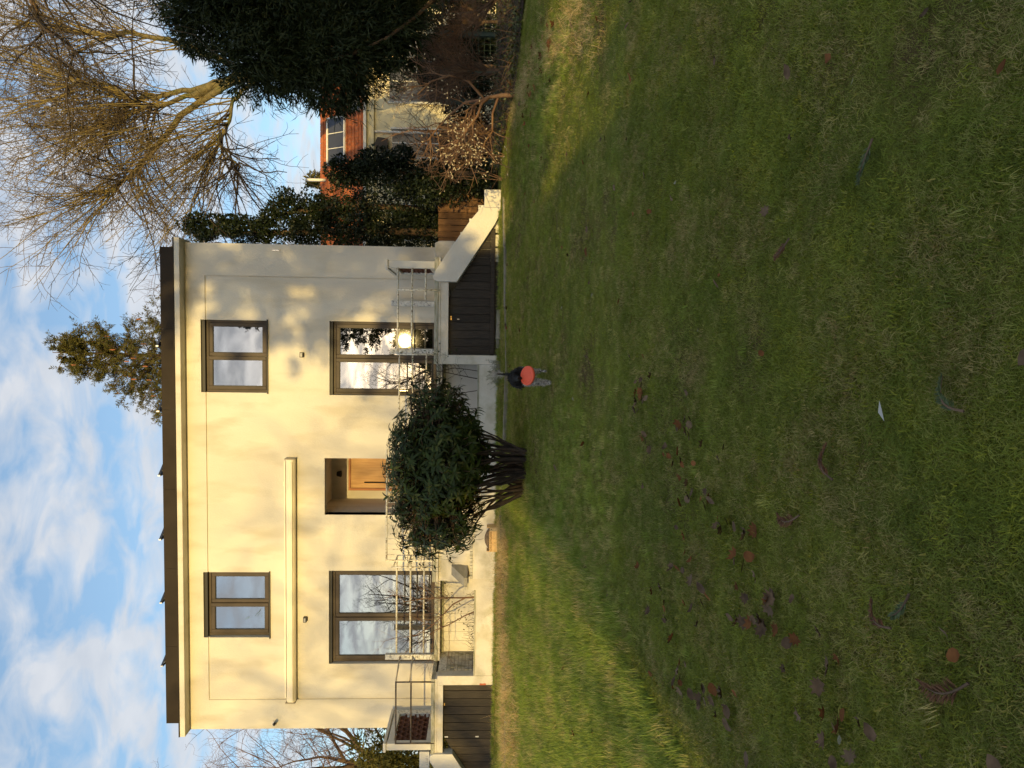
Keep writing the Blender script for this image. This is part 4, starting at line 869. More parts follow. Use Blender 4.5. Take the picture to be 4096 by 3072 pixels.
# ---------------------------------------------------------------- right-hand neighbours: fence, trellis, house
M_fencew = mat('fence_wood', (.12, .062, .03), (.18, .098, .048), rough=.85, scale=6, stretch=(8, 8, .6), bump=.4, bscale=20, rnd=.25)
M_trel = mat('trellis_green', (.035, .065, .055), (.05, .085, .07), rough=.6, scale=8)
M_tile = mat('orange_roof_tile', (.36, .10, .035), (.46, .15, .055), rough=.75, scale=14, c3=(.26, .075, .035), scale3=2.5, rnd=.12)
M_cream = mat('neighbour_render', (.74, .66, .44), (.80, .72, .5), rough=.85, scale=1.5, spec=.2)
M_wht = mat('white_paint', (.8, .78, .72), rough=.6)
M_dkw = mat('dark_window', (.05, .05, .055), rough=.15, spec=.7)
def neighbours():
    f = thing('wooden_fence', 'brown vertical board fence right of the house behind the shrubs', 'fence', (3.6, 17, 1.1))
    x = 2.15
    while x < 5.05:
        bx('board', M_fencew, f, x, x+.135, 17+random.uniform(-.008, .008), 17.025, 1.02, 2.5+random.uniform(-.012, .012)); x += .147
    for z in (1.45, 2.2): bx('cross_rail', M_fencew, f, 2.1, 5.05, 17.026, 17.07, z, z+.08)
    t = thing('trellis_fence', 'dark green posts with square wire mesh at the right garden edge', 'fence', (7, 16, 1.1))
    for x in (5.25, 5.92, 6.70, 7.5, 8.3): bx('post', M_trel, t, x-.045, x+.045, 15.96, 16.04, 1.0, 2.42)
    for z in np.arange(1.2, 2.4, .13): MB().tube([(5.25, 15.95, z), (8.3, 15.95, z)], .004, 4).build('wire', M_trel, t)
    for x in np.arange(5.3, 8.3, .13): MB().tube([(x, 15.945, 1.1), (x, 15.945, 2.4)], .004, 4).build('wire', M_trel, t)
    b = thing('ball_shrub', 'dark clipped ball shrub above the green trellis at the right', 'shrub', (6.28, 16.7, 1.1))
    Geo().add(tubes_np(np.array([[[6.28, 16.7, 1.0], [6.3, 16.7, 1.7], [6.28, 16.7, 2.4]]]), .05, .03, 7)).build('trunk', M_brn, b, True)
    q = rdir(5200); q = q[q[:, 2] > -.85]; p = np.array([6.28, 16.7, 2.62])+q*[.50, .45, .46]*RNG.uniform(.8, 1.03, (len(q), 1)); Geo().add(leaf_quads(p, nrm(q+RNG.normal(size=q.shape)*.6), nrm(q+RNG.normal(size=q.shape)*.6), .06, .035)).build('crown', M_holly, b, kind='stuff')
    h = thing('hedge', 'dark leafy hedge behind the green trellis under the yew', 'hedge', (7.6, 17.6, 1.1)); g = Geo()
    for i in range(12):
        for zz in ((1.75,) if i < 4 else (1.75, 2.7) if i < 7 else (1.75, 2.7, 3.6)): g.add(leafy_blob(1300, (4.9+i*.5, 17.7+random.uniform(-.2, .2), zz), .55, .5, .8, L=.10, Wd=.06, lumps=12))
    g.build('foliage', M_holly, h, kind='stuff')
    # tangle of brown twigs between the yew and the neighbour
    for base, lab, H, n in (((5.6, 15.2, 1.1), 'brown twiggy shrub before the trellis', 2.3, 1), ((6.9, 18.6, 1.1), 'tangled bare shrub before the cream neighbour wall', 3.4, 2), ((5.0, 19.6, 1.1), 'bare thicket behind the wooden fence', 3.3, 3), ((5.0, 13.4, 1.1), 'low brown twiggy growth behind the magnolia', 1.7, 4), ((6.1, 14.0, 1.1), 'low tangled brush under the yew', 1.9, 5), ((5.7, 12.2, 1.0), 'dry brown brush at the right border edge', 1.2, 6)):
        bare_tree('twiggy_shrub', lab, base, H, (0, 0), .6, 22, 150, 700, 1600, .035, M_brn, M_twigred, L1=.55)
    # neighbour's terrace corner
    n = thing('neighbour_terrace', 'white wall with white bar railing seen past the house corner', 'terrace', (2.6, 18.6, 1.1))
    bx('wall', M_whitew, n, 2.1, 2.98, 18.5, 18.7, 1.0, 2.42)
    for x in (2.30, 2.62, 2.95): MB().tube([(x, 18.52, 2.42), (x, 18.52, 3.2)], .016, 8).build('post', M_rail, n)
    for z in (3.2, 2.5): MB().tube([(2.1, 18.52, z), (2.95, 18.52, z)], .016, 8).build('rail', M_rail, n)
    for x in (2.7, 2.78, 2.86): MB().tube([(x, 18.52, 2.5), (x, 18.52, 3.2)], .011, 6).build('bar', M_rail, n)
    # house with orange tiles
    H = thing('neighbour_house', 'neighbouring cream house with orange tiled roof behind the bare trees', 'house', (8, 24, 1.1))
    bx('wall', M_cream, H, 2.3, 14, 24.25, 31, 1.0, 5.35)
    bx('gutter', M_wht, H, 2.2, 14.1, 23.98, 24.12, 5.33, 5.42); bx('fascia', M_cream, H, 2.2, 14.1, 24.12, 24.2, 5.10, 5.33)
    rf = MB().add([(2.1, 24.1, 5.36), (14.2, 24.1, 5.36), (14.2, 25.1, 7.05), (2.1, 25.1, 7.05)], [(0, 1, 2, 3)]).add([(2.1, 25.1, 7.05), (14.2, 25.1, 7.05), (14.2, 31, 7.1), (2.1, 31, 7.1)], [(0, 1, 2, 3)]).build('roof', M_mortar, H)
    # tile courses: each tile a slightly tilted slab; the field is too fine to pick apart singly
    mb = []; nrow, w = 13, .20; d = np.array([0, 1.0, 1.69]); dl = np.linalg.norm(d); d = d/dl; nn = np.array([0, -1.69, 1.0])/dl; vs = []
    for r_ in range(nrow):
        s0, s1 = r_*dl/nrow, (r_+1.12)*dl/nrow
        for x in np.arange(2.1+(r_ % 2)*w/2, 14.1, w):
            o = np.array([x, 24.1, 5.36]); j = random.uniform(0, .006)
            for (dx, s_, lift) in ((.006, s0, .032+j), (w-.006, s0, .032+j), (w-.006, s1, .008), (.006, s1, .008)): vs.append(o+[dx, 0, 0]+d*s_+nn*lift)
            for (dx, s_, lift) in ((.006, s0, .032+j), (w-.006, s0, .032+j), (w-.006, s0, .0), (.006, s0, .0)): vs.append(o+[dx, 0, 0]+d*s_+nn*lift)
    o = mesh_np('roof_tiles', np.array(vs), np.arange(len(vs)).reshape(-1, 4), M_tile, rf); o['kind'] = 'stuff'
    def onroof(x, z, l): u = (z-5.36)/1.69; p = np.array([x, 24.1+u, z])+nn*l; return tuple(p)
    def rwin(x0, x1, z0, z1, panes, m=M_dkw):
        w_ = link(bpy.data.objects.new('roof_window', None)); attach(w_, H)
        def strip(a0, a1, c0, c1, nm, mm, l0=.0, l1=.07):
            v = [onroof(a0, c0, l0), onroof(a1, c0, l0), onroof(a1, c1, l0), onroof(a0, c1, l0), onroof(a0, c0, l1), onroof(a1, c0, l1), onroof(a1, c1, l1), onroof(a0, c1, l1)]
            MB().add(v, [(0, 3, 2, 1), (4, 5, 6, 7), (0, 1, 5, 4), (1, 2, 6, 5), (2, 3, 7, 6), (3, 0, 4, 7)]).build(nm, mm, w_)
        e = .045; strip(x0-e, x0, z0-e, z1+e, 'frame', M_wht, 0, .09); strip(x1, x1+e, z0-e, z1+e, 'frame', M_wht, 0, .09); strip(x0, x1, z0-e, z0, 'frame', M_wht, 0, .088); strip(x0, x1, z1, z1+e, 'frame', M_wht, 0, .088)
        for k in range(panes):
            a = x0+(x1-x0)*k/panes; b_ = x0+(x1-x0)*(k+1)/panes
            strip(a+.012, b_-.012, z0+.001, z1-.001, 'pane', m, .02, .06)
            if k: strip(a-.011, a+.011, z0+.001, z1-.001, 'glazing_bar', M_wht, .02, .085)
    rwin(5.95, 7.45, 6.12, 6.72, 3, mat('roof_glass', (.05, .055, .075), rough=.08, spec=.8)); rwin(7.62, 8.3, 5.58, 5.85, 1, mat('roof_glass_pale', (.45, .48, .5), rough=.2))
    MB().tube([(5.45, 25.0, 6.8), (5.45, 25.0, 7.5)], .05, 10).build('flue', M_wht, H)
    for x0, x1, z0, z1 in ((6.1, 7.0, 2.9, 4.5), (7.9, 9.2, 2.6, 4.6), (3.4, 4.5, 2.9, 4.5)):
        w_ = link(bpy.data.objects.new('window', None)); attach(w_, H)
        bx('pane', M_dkw, w_, x0, x1, 24.2, 24.24, z0, z1)
        bx('frame', M_wht, w_, x0-.06, x0-.001, 24.18, 24.249, z0-.06, z1+.06); bx('frame', M_wht, w_, x1+.001, x1+.06, 24.18, 24.249, z0-.06, z1+.06); bx('glazing_bar', M_wht, w_, (x0+x1)/2-.02, (x0+x1)/2+.02, 24.185, 24.199, z0, z1)
    MB().tube([(6.9, 24.2, 1.1), (6.9, 24.2, 5.3)], .04, 8).build('downpipe', M_wht, H)
    lan = MB().prism([(6.28, 4.62), (6.62, 4.62), (6.66, 4.95), (6.45, 5.06), (6.24, 4.95)], 23.95, 24.2).build('wall_lantern', M_brown, H)
neighbours()

def border():
    xs = [(3.45, 14.6), (3.5, 13.7), (3.9, 12.6), (4.2, 11.5), (4.75, 10.9), (5.6, 10.3), (7.5, 9.6)]
    L_ = np.array(xs); tt = np.linspace(0, len(xs)-1, 40); i = np.minimum(tt.astype(int), len(xs)-2); fr = (tt-i)[:, None]; E_ = L_[i]*(1-fr)+L_[i+1]*fr; E_ += RNG.normal(size=E_.shape)*.03
    n = 14; vs = []
    for p in E_:
        for k in range(n):
            u = k/(n-1); x = p[0]+u*3.2; y = p[1]+u*1.0; vs.append((x, y, gz(x, y)+.018+.05*math.sin(min(u*6, 1.57))*1+random.uniform(0, .02)))
    f = [(a*n+b, (a+1)*n+b, (a+1)*n+b+1, a*n+b+1) for a in range(39) for b in range(n-1)]
    o = mesh_np('flower_bed', np.array(vs), np.array(f), M_soil, smooth=True); tag(o, kind='structure')
    m_iv = mat('ground_ivy', (.03, .045, .012), (.075, .085, .025), rough=.6, scale=8, c3=(.13, .07, .03), scale3=4)
    k = RNG.integers(0, 40, 5200); u = RNG.uniform(0, .8, 5200)**1.4; c = np.stack([E_[k, 0]+u*3.2+RNG.normal(size=5200)*.05, E_[k, 1]+u*1.0+RNG.normal(size=5200)*.12, np.zeros(5200)], 1); c[:, 2] = gz_np(c[:, 0], c[:, 1])+.03+RNG.uniform(0, .12, 5200)
    o = Geo().add(leaf_quads(c, rdir(5200), nrm(rdir(5200)*.6+[0, 0, 1]), .055, .045)).build('ground_cover', m_iv, None); tag(o, 'low ivy and dead leaves covering the soil of the right border', 'ground cover', kind='stuff')
    nn = 420; k = RNG.integers(0, 40, nn); u = RNG.uniform(0, .6, nn); s = np.stack([E_[k, 0]+u*3.0-.05, E_[k, 1]+u*1.0+RNG.normal(size=nn)*.15, np.zeros(nn)], 1); s[:, 2] = gz_np(s[:, 0], s[:, 1])+.02
    o = Geo().add(tubes_np(shoots(s, rdir(nn)+[-.25, -.2, .9], RNG.uniform(.15, .75, nn), 6, .16, -.04), .004, .002, 3)).build('dead_stalks', M_twigred, None); tag(o, 'dry brown stalks standing in the right border', 'stalks', kind='stuff')
border()

# ---------------------------------------------------------------- grass
def grass_mat(name, a, b, dry, trans=.3, light=1.0):
    m = bpy.data.materials.new(name); m.use_nodes = True; N = m.node_tree.nodes; L = m.node_tree.links; p = N['Principled BSDF']; p.inputs['Roughness'].default_value = .55; p.inputs['Specular IOR Level'].default_value = .25
    geo = N.new('ShaderNodeNewGeometry'); oi = N.new('ShaderNodeObjectInfo')
    n = N.new('ShaderNodeTexNoise'); n.inputs['Scale'].default_value = 1.1; n.inputs['Detail'].default_value = 7; n.inputs['Roughness'].default_value = .65; L.new(geo.outputs['Position'], n.inputs[0])
    r = N.new('ShaderNodeValToRGB'); r.color_ramp.elements[0].position = .36; r.color_ramp.elements[0].color = (*a, 1); r.color_ramp.elements[1].position = .66; r.color_ramp.elements[1].color = (*b, 1); L.new(n.outputs[0], r.inputs[0])
    # single dry blades and dry patches
    n2 = N.new('ShaderNodeTexNoise'); n2.inputs['Scale'].default_value = 2.7; n2.inputs['Detail'].default_value = 5; L.new(geo.outputs['Position'], n2.inputs[0])
    ad = N.new('ShaderNodeMath'); ad.operation = 'MULTIPLY_ADD'; ad.inputs[1].default_value = .75; L.new(n2.outputs[0], ad.inputs[0]); mr0 = N.new('ShaderNodeMath'); mr0.operation = 'MULTIPLY'; mr0.inputs[1].default_value = .42; L.new(oi.outputs['Random'], mr0.inputs[0]); L.new(mr0.outputs[0], ad.inputs[2])
    r2 = N.new('ShaderNodeValToRGB'); r2.color_ramp.elements[0].position = .62; r2.color_ramp.elements[1].position = .82; L.new(ad.outputs[0], r2.inputs[0])
    mx = N.new('ShaderNodeMix'); mx.data_type = 'RGBA'; L.new(r2.outputs[0], mx.inputs[0]); L.new(r.outputs[0], mx.inputs[6]); mx.inputs[7].default_value = (*dry, 1)
    hs = N.new('ShaderNodeHueSaturation'); mr = N.new('ShaderNodeMapRange'); mr.inputs[3].default_value = .65*light; mr.inputs[4].default_value = 1.45*light; L.new(oi.outputs['Random'], mr.inputs[0]); L.new(mr.outputs[0], hs.inputs['Value']); L.new(mx.outputs[2], hs.inputs['Color'])
    L.new(hs.outputs[0], p.inputs['Base Color']); t = N.new('ShaderNodeBsdfTranslucent'); L.new(hs.outputs[0], t.inputs[0]); ms = N.new('ShaderNodeMixShader'); ms.inputs[0].default_value = trans
    L.new(p.outputs[0], ms.inputs[1]); L.new(t.outputs[0], ms.inputs[2]); L.new(ms.outputs[0], N['Material Output'].inputs[0]); return m
M_gmoss = grass_mat('short_grass', (.145, .195, .024), (.235, .275, .034), (.30, .25, .10), .3)
M_glong_suntone = grass_mat('long_grass_suntone', (.19, .27, .042), (.29, .37, .060), (.40, .34, .14), .38)  # long grass colour raised so the sunlit lawn reads brighter
M_mosst = grass_mat('moss_tips', (.18, .21, .018), (.285, .29, .028), (.20, .15, .05), .2)
M_straw = mat('straw', (.52, .37, .17), (.70, .54, .29), rough=.9, scale=9, trans=.15, c3=(.30, .19, .09), scale3=4)
def tuft(name, m, nb, R, h0, h1, w, lean, seed):
    r = np.random.default_rng(seed); V_ = []; Fq = []
    for k in range(nb):
        a = r.uniform(0, 6.283); rr = R*math.sqrt(r.uniform()); p = np.array([rr*math.cos(a), rr*math.sin(a), -.006]); h = r.uniform(h0, h1); d = np.array([math.cos(a2 := r.uniform(0, 6.283)), math.sin(a2), 0]); s = np.array([-d[1], d[0], 0]); ln = r.uniform(*lean); b = len(V_)*0+sum(len(x) for x in V_)
        pts = []
        for i, u in enumerate((0, .4, .75, 1)):
            c = p+d*h*ln*u*u*1.0+np.array([0, 0, h*(u-.35*ln*u*u)]); ww = w*(1-u)**.6 if i < 3 else .0003; pts += [c-s*ww/2, c+s*ww/2]
        V_.append(np.array(pts)); Fq += [(b+2*i, b+2*i+1, b+2*i+3, b+2*i+2) for i in range(3)]
    me = bpy.data.meshes.new(name); me.from_pydata(np.concatenate(V_).tolist(), [], Fq); me.materials.append(m); me.update(); o = bpy.data.objects.new(name, me); return o
def scatter(name, label, cat, pts, tufts, smin=.7, smax=1.3, tilt=.2, scale_attr=None):
    c = bpy.data.collections.new(name+'_tufts'); [c.objects.link(o) for o in tufts]
    me = bpy.data.meshes.new(name); me.vertices.add(len(pts)); me.vertices.foreach_set('co', np.asarray(pts, np.float32).ravel())
    n = len(pts); at = me.attributes.new('rot', 'FLOAT_VECTOR', 'POINT'); rv = np.stack([RNG.normal(0, tilt, n), RNG.normal(0, tilt, n), RNG.uniform(0, 6.283, n)], 1); at.data.foreach_set('vector', rv.astype(np.float32).ravel())
    sc = RNG.uniform(smin, smax, n)*(1 if scale_attr is None else scale_attr); a2 = me.attributes.new('size', 'FLOAT', 'POINT'); a2.data.foreach_set('value', sc.astype(np.float32)); me.update()
    o = link(bpy.data.objects.new(name, me)); tag(o, label, cat, kind='stuff')
    ng = bpy.data.node_groups.new(name, 'GeometryNodeTree'); ng.interface.new_socket('Geometry', in_out='INPUT', socket_type='NodeSocketGeometry'); ng.interface.new_socket('Geometry', in_out='OUTPUT', socket_type='NodeSocketGeometry')
    N = ng.nodes; L = ng.links; gi = N.new('NodeGroupInput'); go = N.new('NodeGroupOutput'); ci = N.new('GeometryNodeCollectionInfo'); ci.inputs['Collection'].default_value = c; ci.inputs['Separate Children'].default_value = True; ci.inputs['Reset Children'].default_value = True
    ip = N.new('GeometryNodeInstanceOnPoints'); ip.inputs['Pick Instance'].default_value = True; L.new(gi.outputs[0], ip.inputs['Points']); L.new(ci.outputs[0], ip.inputs['Instance'])
    ra = N.new('GeometryNodeInputNamedAttribute'); ra.data_type = 'FLOAT_VECTOR'; ra.inputs['Name'].default_value = 'rot'; sa = N.new('GeometryNodeInputNamedAttribute'); sa.data_type = 'FLOAT'; sa.inputs['Name'].default_value = 'size'
    L.new(ra.outputs['Attribute'], ip.inputs['Rotation']); L.new(sa.outputs['Attribute'], ip.inputs['Scale']); L.new(ip.outputs[0], go.inputs[0])
    md = o.modifiers.new('scatter', 'NODES'); md.node_group = ng; return o
def in_bed(x, y):   # the soil border on the right
    return (x > 3.55) & (y > 14.6-(x-3.45)*2.9) | (x > 4.9) & (y > 10.9-(x-4.9)*.5)
def ground_pts(n, x0, x1, y0, y1, power=1.0, cone=.62, pad=1.5):
    """denser towards the viewpoint"""
    y = y0+(y1-y0)*RNG.uniform(0, 1, n*2)**power; x = RNG.uniform(-1, 1, n*2)*(cone*np.maximum(y, .5)+pad)-.04*y
    k = (x > x0) & (x < x1) & ~in_bed(x, y); x, y = x[k][:n], y[k][:n]; return np.stack([x, y, gz_np(x, y)], 1)
def wob(x, y, s=1.0, o=0): return (np.sin(x*1.7*s+y*.6*s+o)+np.sin(y*1.3*s-x*.8*s+2+o)+np.sin(x*3.1*s-y*2.3*s+o*2)+np.sin((x+y)*5.3*s+o))/4
def build_grass():
    short = [tuft('short_tuft', M_gmoss, 44, .06, .010, .034, .0026, (.4, 1.6), 10+i) for i in range(6)]
    moss = [tuft('moss_tuft', M_mosst, 46, .05, .005, .018, .0036, (.3, 1.5), 30+i) for i in range(4)]
    lng = [tuft('long_tuft', M_glong_suntone, 22, .05, .04, .11, .0046, (.05, .7), 50+i) for i in range(6)]
    p = np.concatenate([ground_pts(42000, -9, 9, .9, 5.2, 1.0), ground_pts(30000, -9, 9, 4.6, 13.6, .8), ground_pts(5000, -12, 12, -1.5, 2.0, 1, .3, 2.2)])
    far = .72+np.clip((p[:, 1]-1.5)/3.5, 0, 1)*.28+np.clip((p[:, 1]-5)/8, 0, 1)*.35
    scatter('lawn_grass', 'short mossy lawn grass covering the slope', 'grass', p, short, .7, 1.25, .25, far)
    p = np.concatenate([ground_pts(26000, -9, 9, .9, 5.2, 1.0), ground_pts(13000, -9, 9, 4.6, 13.0, .8)]); w = wob(p[:, 0], p[:, 1], .9, 3); p = p[w+RNG.normal(0, .25, len(w)) > -.05]
    scatter('lawn_moss', 'yellow green moss growing between the lawn grass', 'moss', p, moss, .8, 1.5, .15)
    # longer grass in the middle and left; bright colour and density mimic sunlight
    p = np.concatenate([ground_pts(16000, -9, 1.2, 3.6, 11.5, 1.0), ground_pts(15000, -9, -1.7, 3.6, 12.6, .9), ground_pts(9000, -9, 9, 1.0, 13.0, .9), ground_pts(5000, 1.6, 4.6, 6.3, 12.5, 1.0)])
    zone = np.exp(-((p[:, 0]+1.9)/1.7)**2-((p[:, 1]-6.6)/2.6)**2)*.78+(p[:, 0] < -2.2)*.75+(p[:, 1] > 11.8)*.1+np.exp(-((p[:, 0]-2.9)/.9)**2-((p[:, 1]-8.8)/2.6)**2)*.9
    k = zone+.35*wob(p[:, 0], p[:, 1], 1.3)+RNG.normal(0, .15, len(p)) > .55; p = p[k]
    scatter('long_grass_suntone', 'longer grass left and middle of the lawn, coloured bright to mimic sunlight', 'grass', p, lng, .65, 1.2, .2, np.where(p[:, 0] > -1.9, np.where(p[:, 0] > 1.5, .75, .6), 1.0))
    # scattered taller blades elsewhere
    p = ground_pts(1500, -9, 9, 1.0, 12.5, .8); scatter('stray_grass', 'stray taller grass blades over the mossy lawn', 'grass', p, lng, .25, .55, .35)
    # dry straw along the stone edging on the left
    st = [tuft('straw_tuft', M_straw, 12, .09, .08, .26, .0045, (.6, 2.2), 80+i) for i in range(5)]
    n = 3400; t_ = RNG.uniform(0, 1, n); x = -8.8+t_*5.6; yl = 10.75+(x+8.6)*.36; y = yl+.25-RNG.uniform(0, 1, n)**1.5*(1.3+.9*(x < -4.6)); kk = (wob(x, y, 1.3)+RNG.normal(0, .3, n) > -.02+.25*(x > -4.4)); p = np.stack([x, y, gz_np(x, y)], 1)[kk]
    scatter('dry_straw', 'dry straw coloured stalks heaped along the stone edging on the left', 'straw', p, st, .5, 1.15, .4)
    n = 620; t_ = RNG.uniform(0, 1, n); x = 3.75-t_*1.15+RNG.normal(0, .18, n)+.35*np.sin(t_*3); y = 12.2-t_*6.4+RNG.normal(0, .3, n); p = np.stack([x, y, gz_np(x, y)], 1)
    scatter('border_straw', 'tufts of dry grass along the right border edge', 'straw', p, st, .25, .65, .4)
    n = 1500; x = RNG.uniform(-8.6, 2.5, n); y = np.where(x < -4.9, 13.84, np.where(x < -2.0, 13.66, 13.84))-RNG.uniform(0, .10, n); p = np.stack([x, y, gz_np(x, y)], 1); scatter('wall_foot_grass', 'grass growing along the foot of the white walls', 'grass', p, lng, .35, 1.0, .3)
build_grass()

# ---------------------------------------------------------------- fallen leaves, twigs, feather
def leaf_outline(kind):
    if kind == 'maple': return [(0, -.5), (.12, -.32), (.42, -.38), (.34, -.1), (.55, .08), (.28, .16), (.30, .4), (.1, .3), (0, .55), (-.12, .3), (-.32, .38), (-.27, .14), (-.52, .06), (-.33, -.12), (-.4, -.4), (-.1, -.3)]
    if kind == 'oval': return [(0, -.55), (.2, -.35), (.3, -.05), (.24, .25), (0, .55), (-.24, .25), (-.3, -.05), (-.2, -.35)]
    return [(0, -.5), (.32, -.3), (.38, .05), (.2, .35), (0, .5), (-.25, .3), (-.36, .05), (-.25, -.32)]
def fallen():
    cols = {'dark brown': mat('leaf_dark', (.060, .038, .022), (.13, .085, .05), rough=.7, scale=25, rnd=.35, spec=.12), 'red-brown': mat('leaf_redbrown', (.12, .050, .020), (.20, .085, .032), rough=.8, scale=25, rnd=.3, trans=.15, spec=.06), 'grey-beige': mat('leaf_beige', (.10, .068, .042), (.16, .115, .075), rough=.8, scale=25, rnd=.3, spec=.06), 'pale': mat('leaf_pale', (.17, .17, .11), (.24, .24, .16), rough=.8, scale=25, rnd=.2, spec=.06)}
    protos = {}
    for cn, m in cols.items():
        for kd in ('maple', 'oval', 'round'):
            for v_ in range(2):
                o = leaf_outline(kd); cx, cy = random.uniform(.35, 1.3), random.uniform(.2, 1.0); vs = [(0, 0, .0)]; 
                for x, y in o: vs.append((x, y, cx*x*x+cy*.6*y*y+random.uniform(-.06, .06)))
                for x, y in o: vs.append((x*.5, y*.5, .25*(cx*x*x+cy*.6*y*y)+random.uniform(-.02, .02)))
                n = len(o); fs = [(0, n+1+i, n+1+(i+1) % n) for i in range(n)]+[(n+1+i, 1+i, 1+(i+1) % n, n+1+(i+1) % n) for i in range(n)]
                me = bpy.data.meshes.new('fallen_leaf'); me.from_pydata(vs, [], fs); me.materials.append(m); me.polygons.foreach_set('use_smooth', np.ones(len(fs), bool)); me.update(); protos[(cn, kd, v_)] = me
    def place(x, y, cn, kd, s):
        o = link(bpy.data.objects.new('fallen_leaf', protos[(cn, kd, random.randint(0, 1))])); o.scale = (s, s, s*random.uniform(.6, 1.1)); o.rotation_euler = (random.uniform(-.5, .5), random.uniform(-.5, .5), random.uniform(0, 6.28)); o.location = (x, y, gz(x, y)+.028+random.uniform(0, .018))
        zone = 'among the long grass left of centre' if x < -.2 and y > 3.3 else 'on the short mossy foreground lawn' if y < 5 else 'on the lawn towards the house and right border'
        sh = {'maple': 'lobed', 'oval': 'narrow oval', 'round': 'rounded'}[kd]; sz = 'large' if s > .065 else 'small'
        tag(o, f'{sz} {sh} {cn} fallen leaf {zone}', 'leaf', f'{sz} {sh} {cn} leaves {zone}')
    C_ = list(cols)
    for i in range(135):      # the leafy patch left of centre
        cx_, cy_ = random.choice(((-.32, 4.57), (-.69, 4.45), (-.53, 3.74), (-.76, 3.31), (-.64, 3.67), (-.89, 3.0), (-1.08, 2.9), (-1.08, 2.57), (-1.75, 3.58), (-1.66, 3.13), (-1.29, 2.28), (-1.58, 4.03), (-1.2, 3.56))); x = random.gauss(cx_, .10); y = random.gauss(cy_, .13)
        if y < 1.9 or y > 9: continue
        place(x, y, random.choice((C_[0], C_[0], C_[0], C_[1], C_[1], C_[2])), random.choice(('maple', 'maple', 'round')), random.uniform(.038, .075))
    for i in range(80):
        y = 1.5+random.random()**1.1*6; x = random.uniform(-1, 1)*(.55*y+.4)
        place(x, y, random.choice((C_[0], C_[0], C_[0], C_[2], C_[2], C_[1], C_[1], C_[3])), random.choice(('maple', 'oval', 'oval', 'round')), random.uniform(.03, .065))
    for i in range(45):
        y = random.uniform(5, 12.5); x = random.uniform(-4, 4)
        if bool(in_bed(np.array(x), np.array(y))): continue
        place(x, y, random.choice((C_[0], C_[1], C_[1])), random.choice(('maple', 'round')), random.uniform(.05, .09))
    for i in range(30):
        y = random.uniform(7.2, 10.5); x = 3.6+random.gauss(0, .35)-(y-9)*.15; place(x, y, C_[1], 'maple', random.uniform(.06, .11))
    # conifer sprays dropped on the lawn
    def spray(x, y, a, L_, m, lab):
        z = gz(x, y)+.03; t = thing('fallen_twig', lab, 'twig', (x, y, z), 'fallen conifer twigs'); d = np.array([math.cos(a), math.sin(a), .08*.3]); s = np.array([-d[1], d[0], 0]); c = np.array([x, y, z])
        st = np.stack([c+d*L_*u+s*.02*math.sin(u*4)+[0, 0, .02*math.sin(u*3)] for u in np.linspace(0, 1, 8)])[None]
        Geo().add(tubes_np(st, .004, .002, 5)).build('stem', M_brn, t, True); n = 170; u = RNG.uniform(.15, 1, n); sd_ = np.where(RNG.uniform(size=n) < .5, 1, -1)[:, None]; i = u*7; k = np.minimum(i.astype(int), 6); p = st[0][k]*(1-(i-k)[:, None])+st[0][k+1]*(i-k)[:, None]
        dd = nrm(d*.9+s*sd_*.9+RNG.normal(size=(n, 3))*.15+[0, 0, .25]); Geo().add(leaf_quads(p, dd, rdir(n), L_*.22*(1.1-u*.6), .004)).build('needles', m, t, kind='stuff')
    mb_ = mat('needles_brown', (.10, .045, .022), (.16, .075, .035), rough=.8, scale=20); mg = mat('needles_grey_green', (.05, .08, .03), (.09, .12, .05), rough=.7, scale=20)
    for x, y, a, L_, m, lab in ((-.62, 2.55, 1.9, .17, mb_, 'brown conifer twig lying left of centre in the foreground'), (-.45, 2.35, .5, .12, mb_, 'dark red-brown twig near the centre foreground'), (-.85, 1.72, 2.1, .2, mb_, 'large brown conifer twig at the bottom left of the lawn'), (-.83, 2.02, 1.2, .11, mb_, 'small brown conifer twig in the left foreground'), (.66, 2.25, 2.8, .14, mg, 'grey green conifer twig on the right foreground lawn'), (.42, 2.75, 2.2, .13, mb_, 'brown twig on the lawn right of centre'), (-.16, 1.78, .9, .12, mg, 'dark green conifer twig in the centre foreground'), (-.7, 1.95, 2.6, .12, mg, 'dull green conifer twig in the left foreground')): spray(x, y, a, L_, m, lab)
    f = tag(mesh_np('white_feather', *leaf_quads(np.array([[-.16, 2.12, gz(-.16, 2.12)+.03]]), np.array([[-.8, -.6, .1]]), np.array([[0, 0, 1.0]]), .075, .022, .08), mat('feather_white', (.42, .42, .38), rough=.9)), 'small white feather lying on the foreground lawn', 'feather')
fallen()

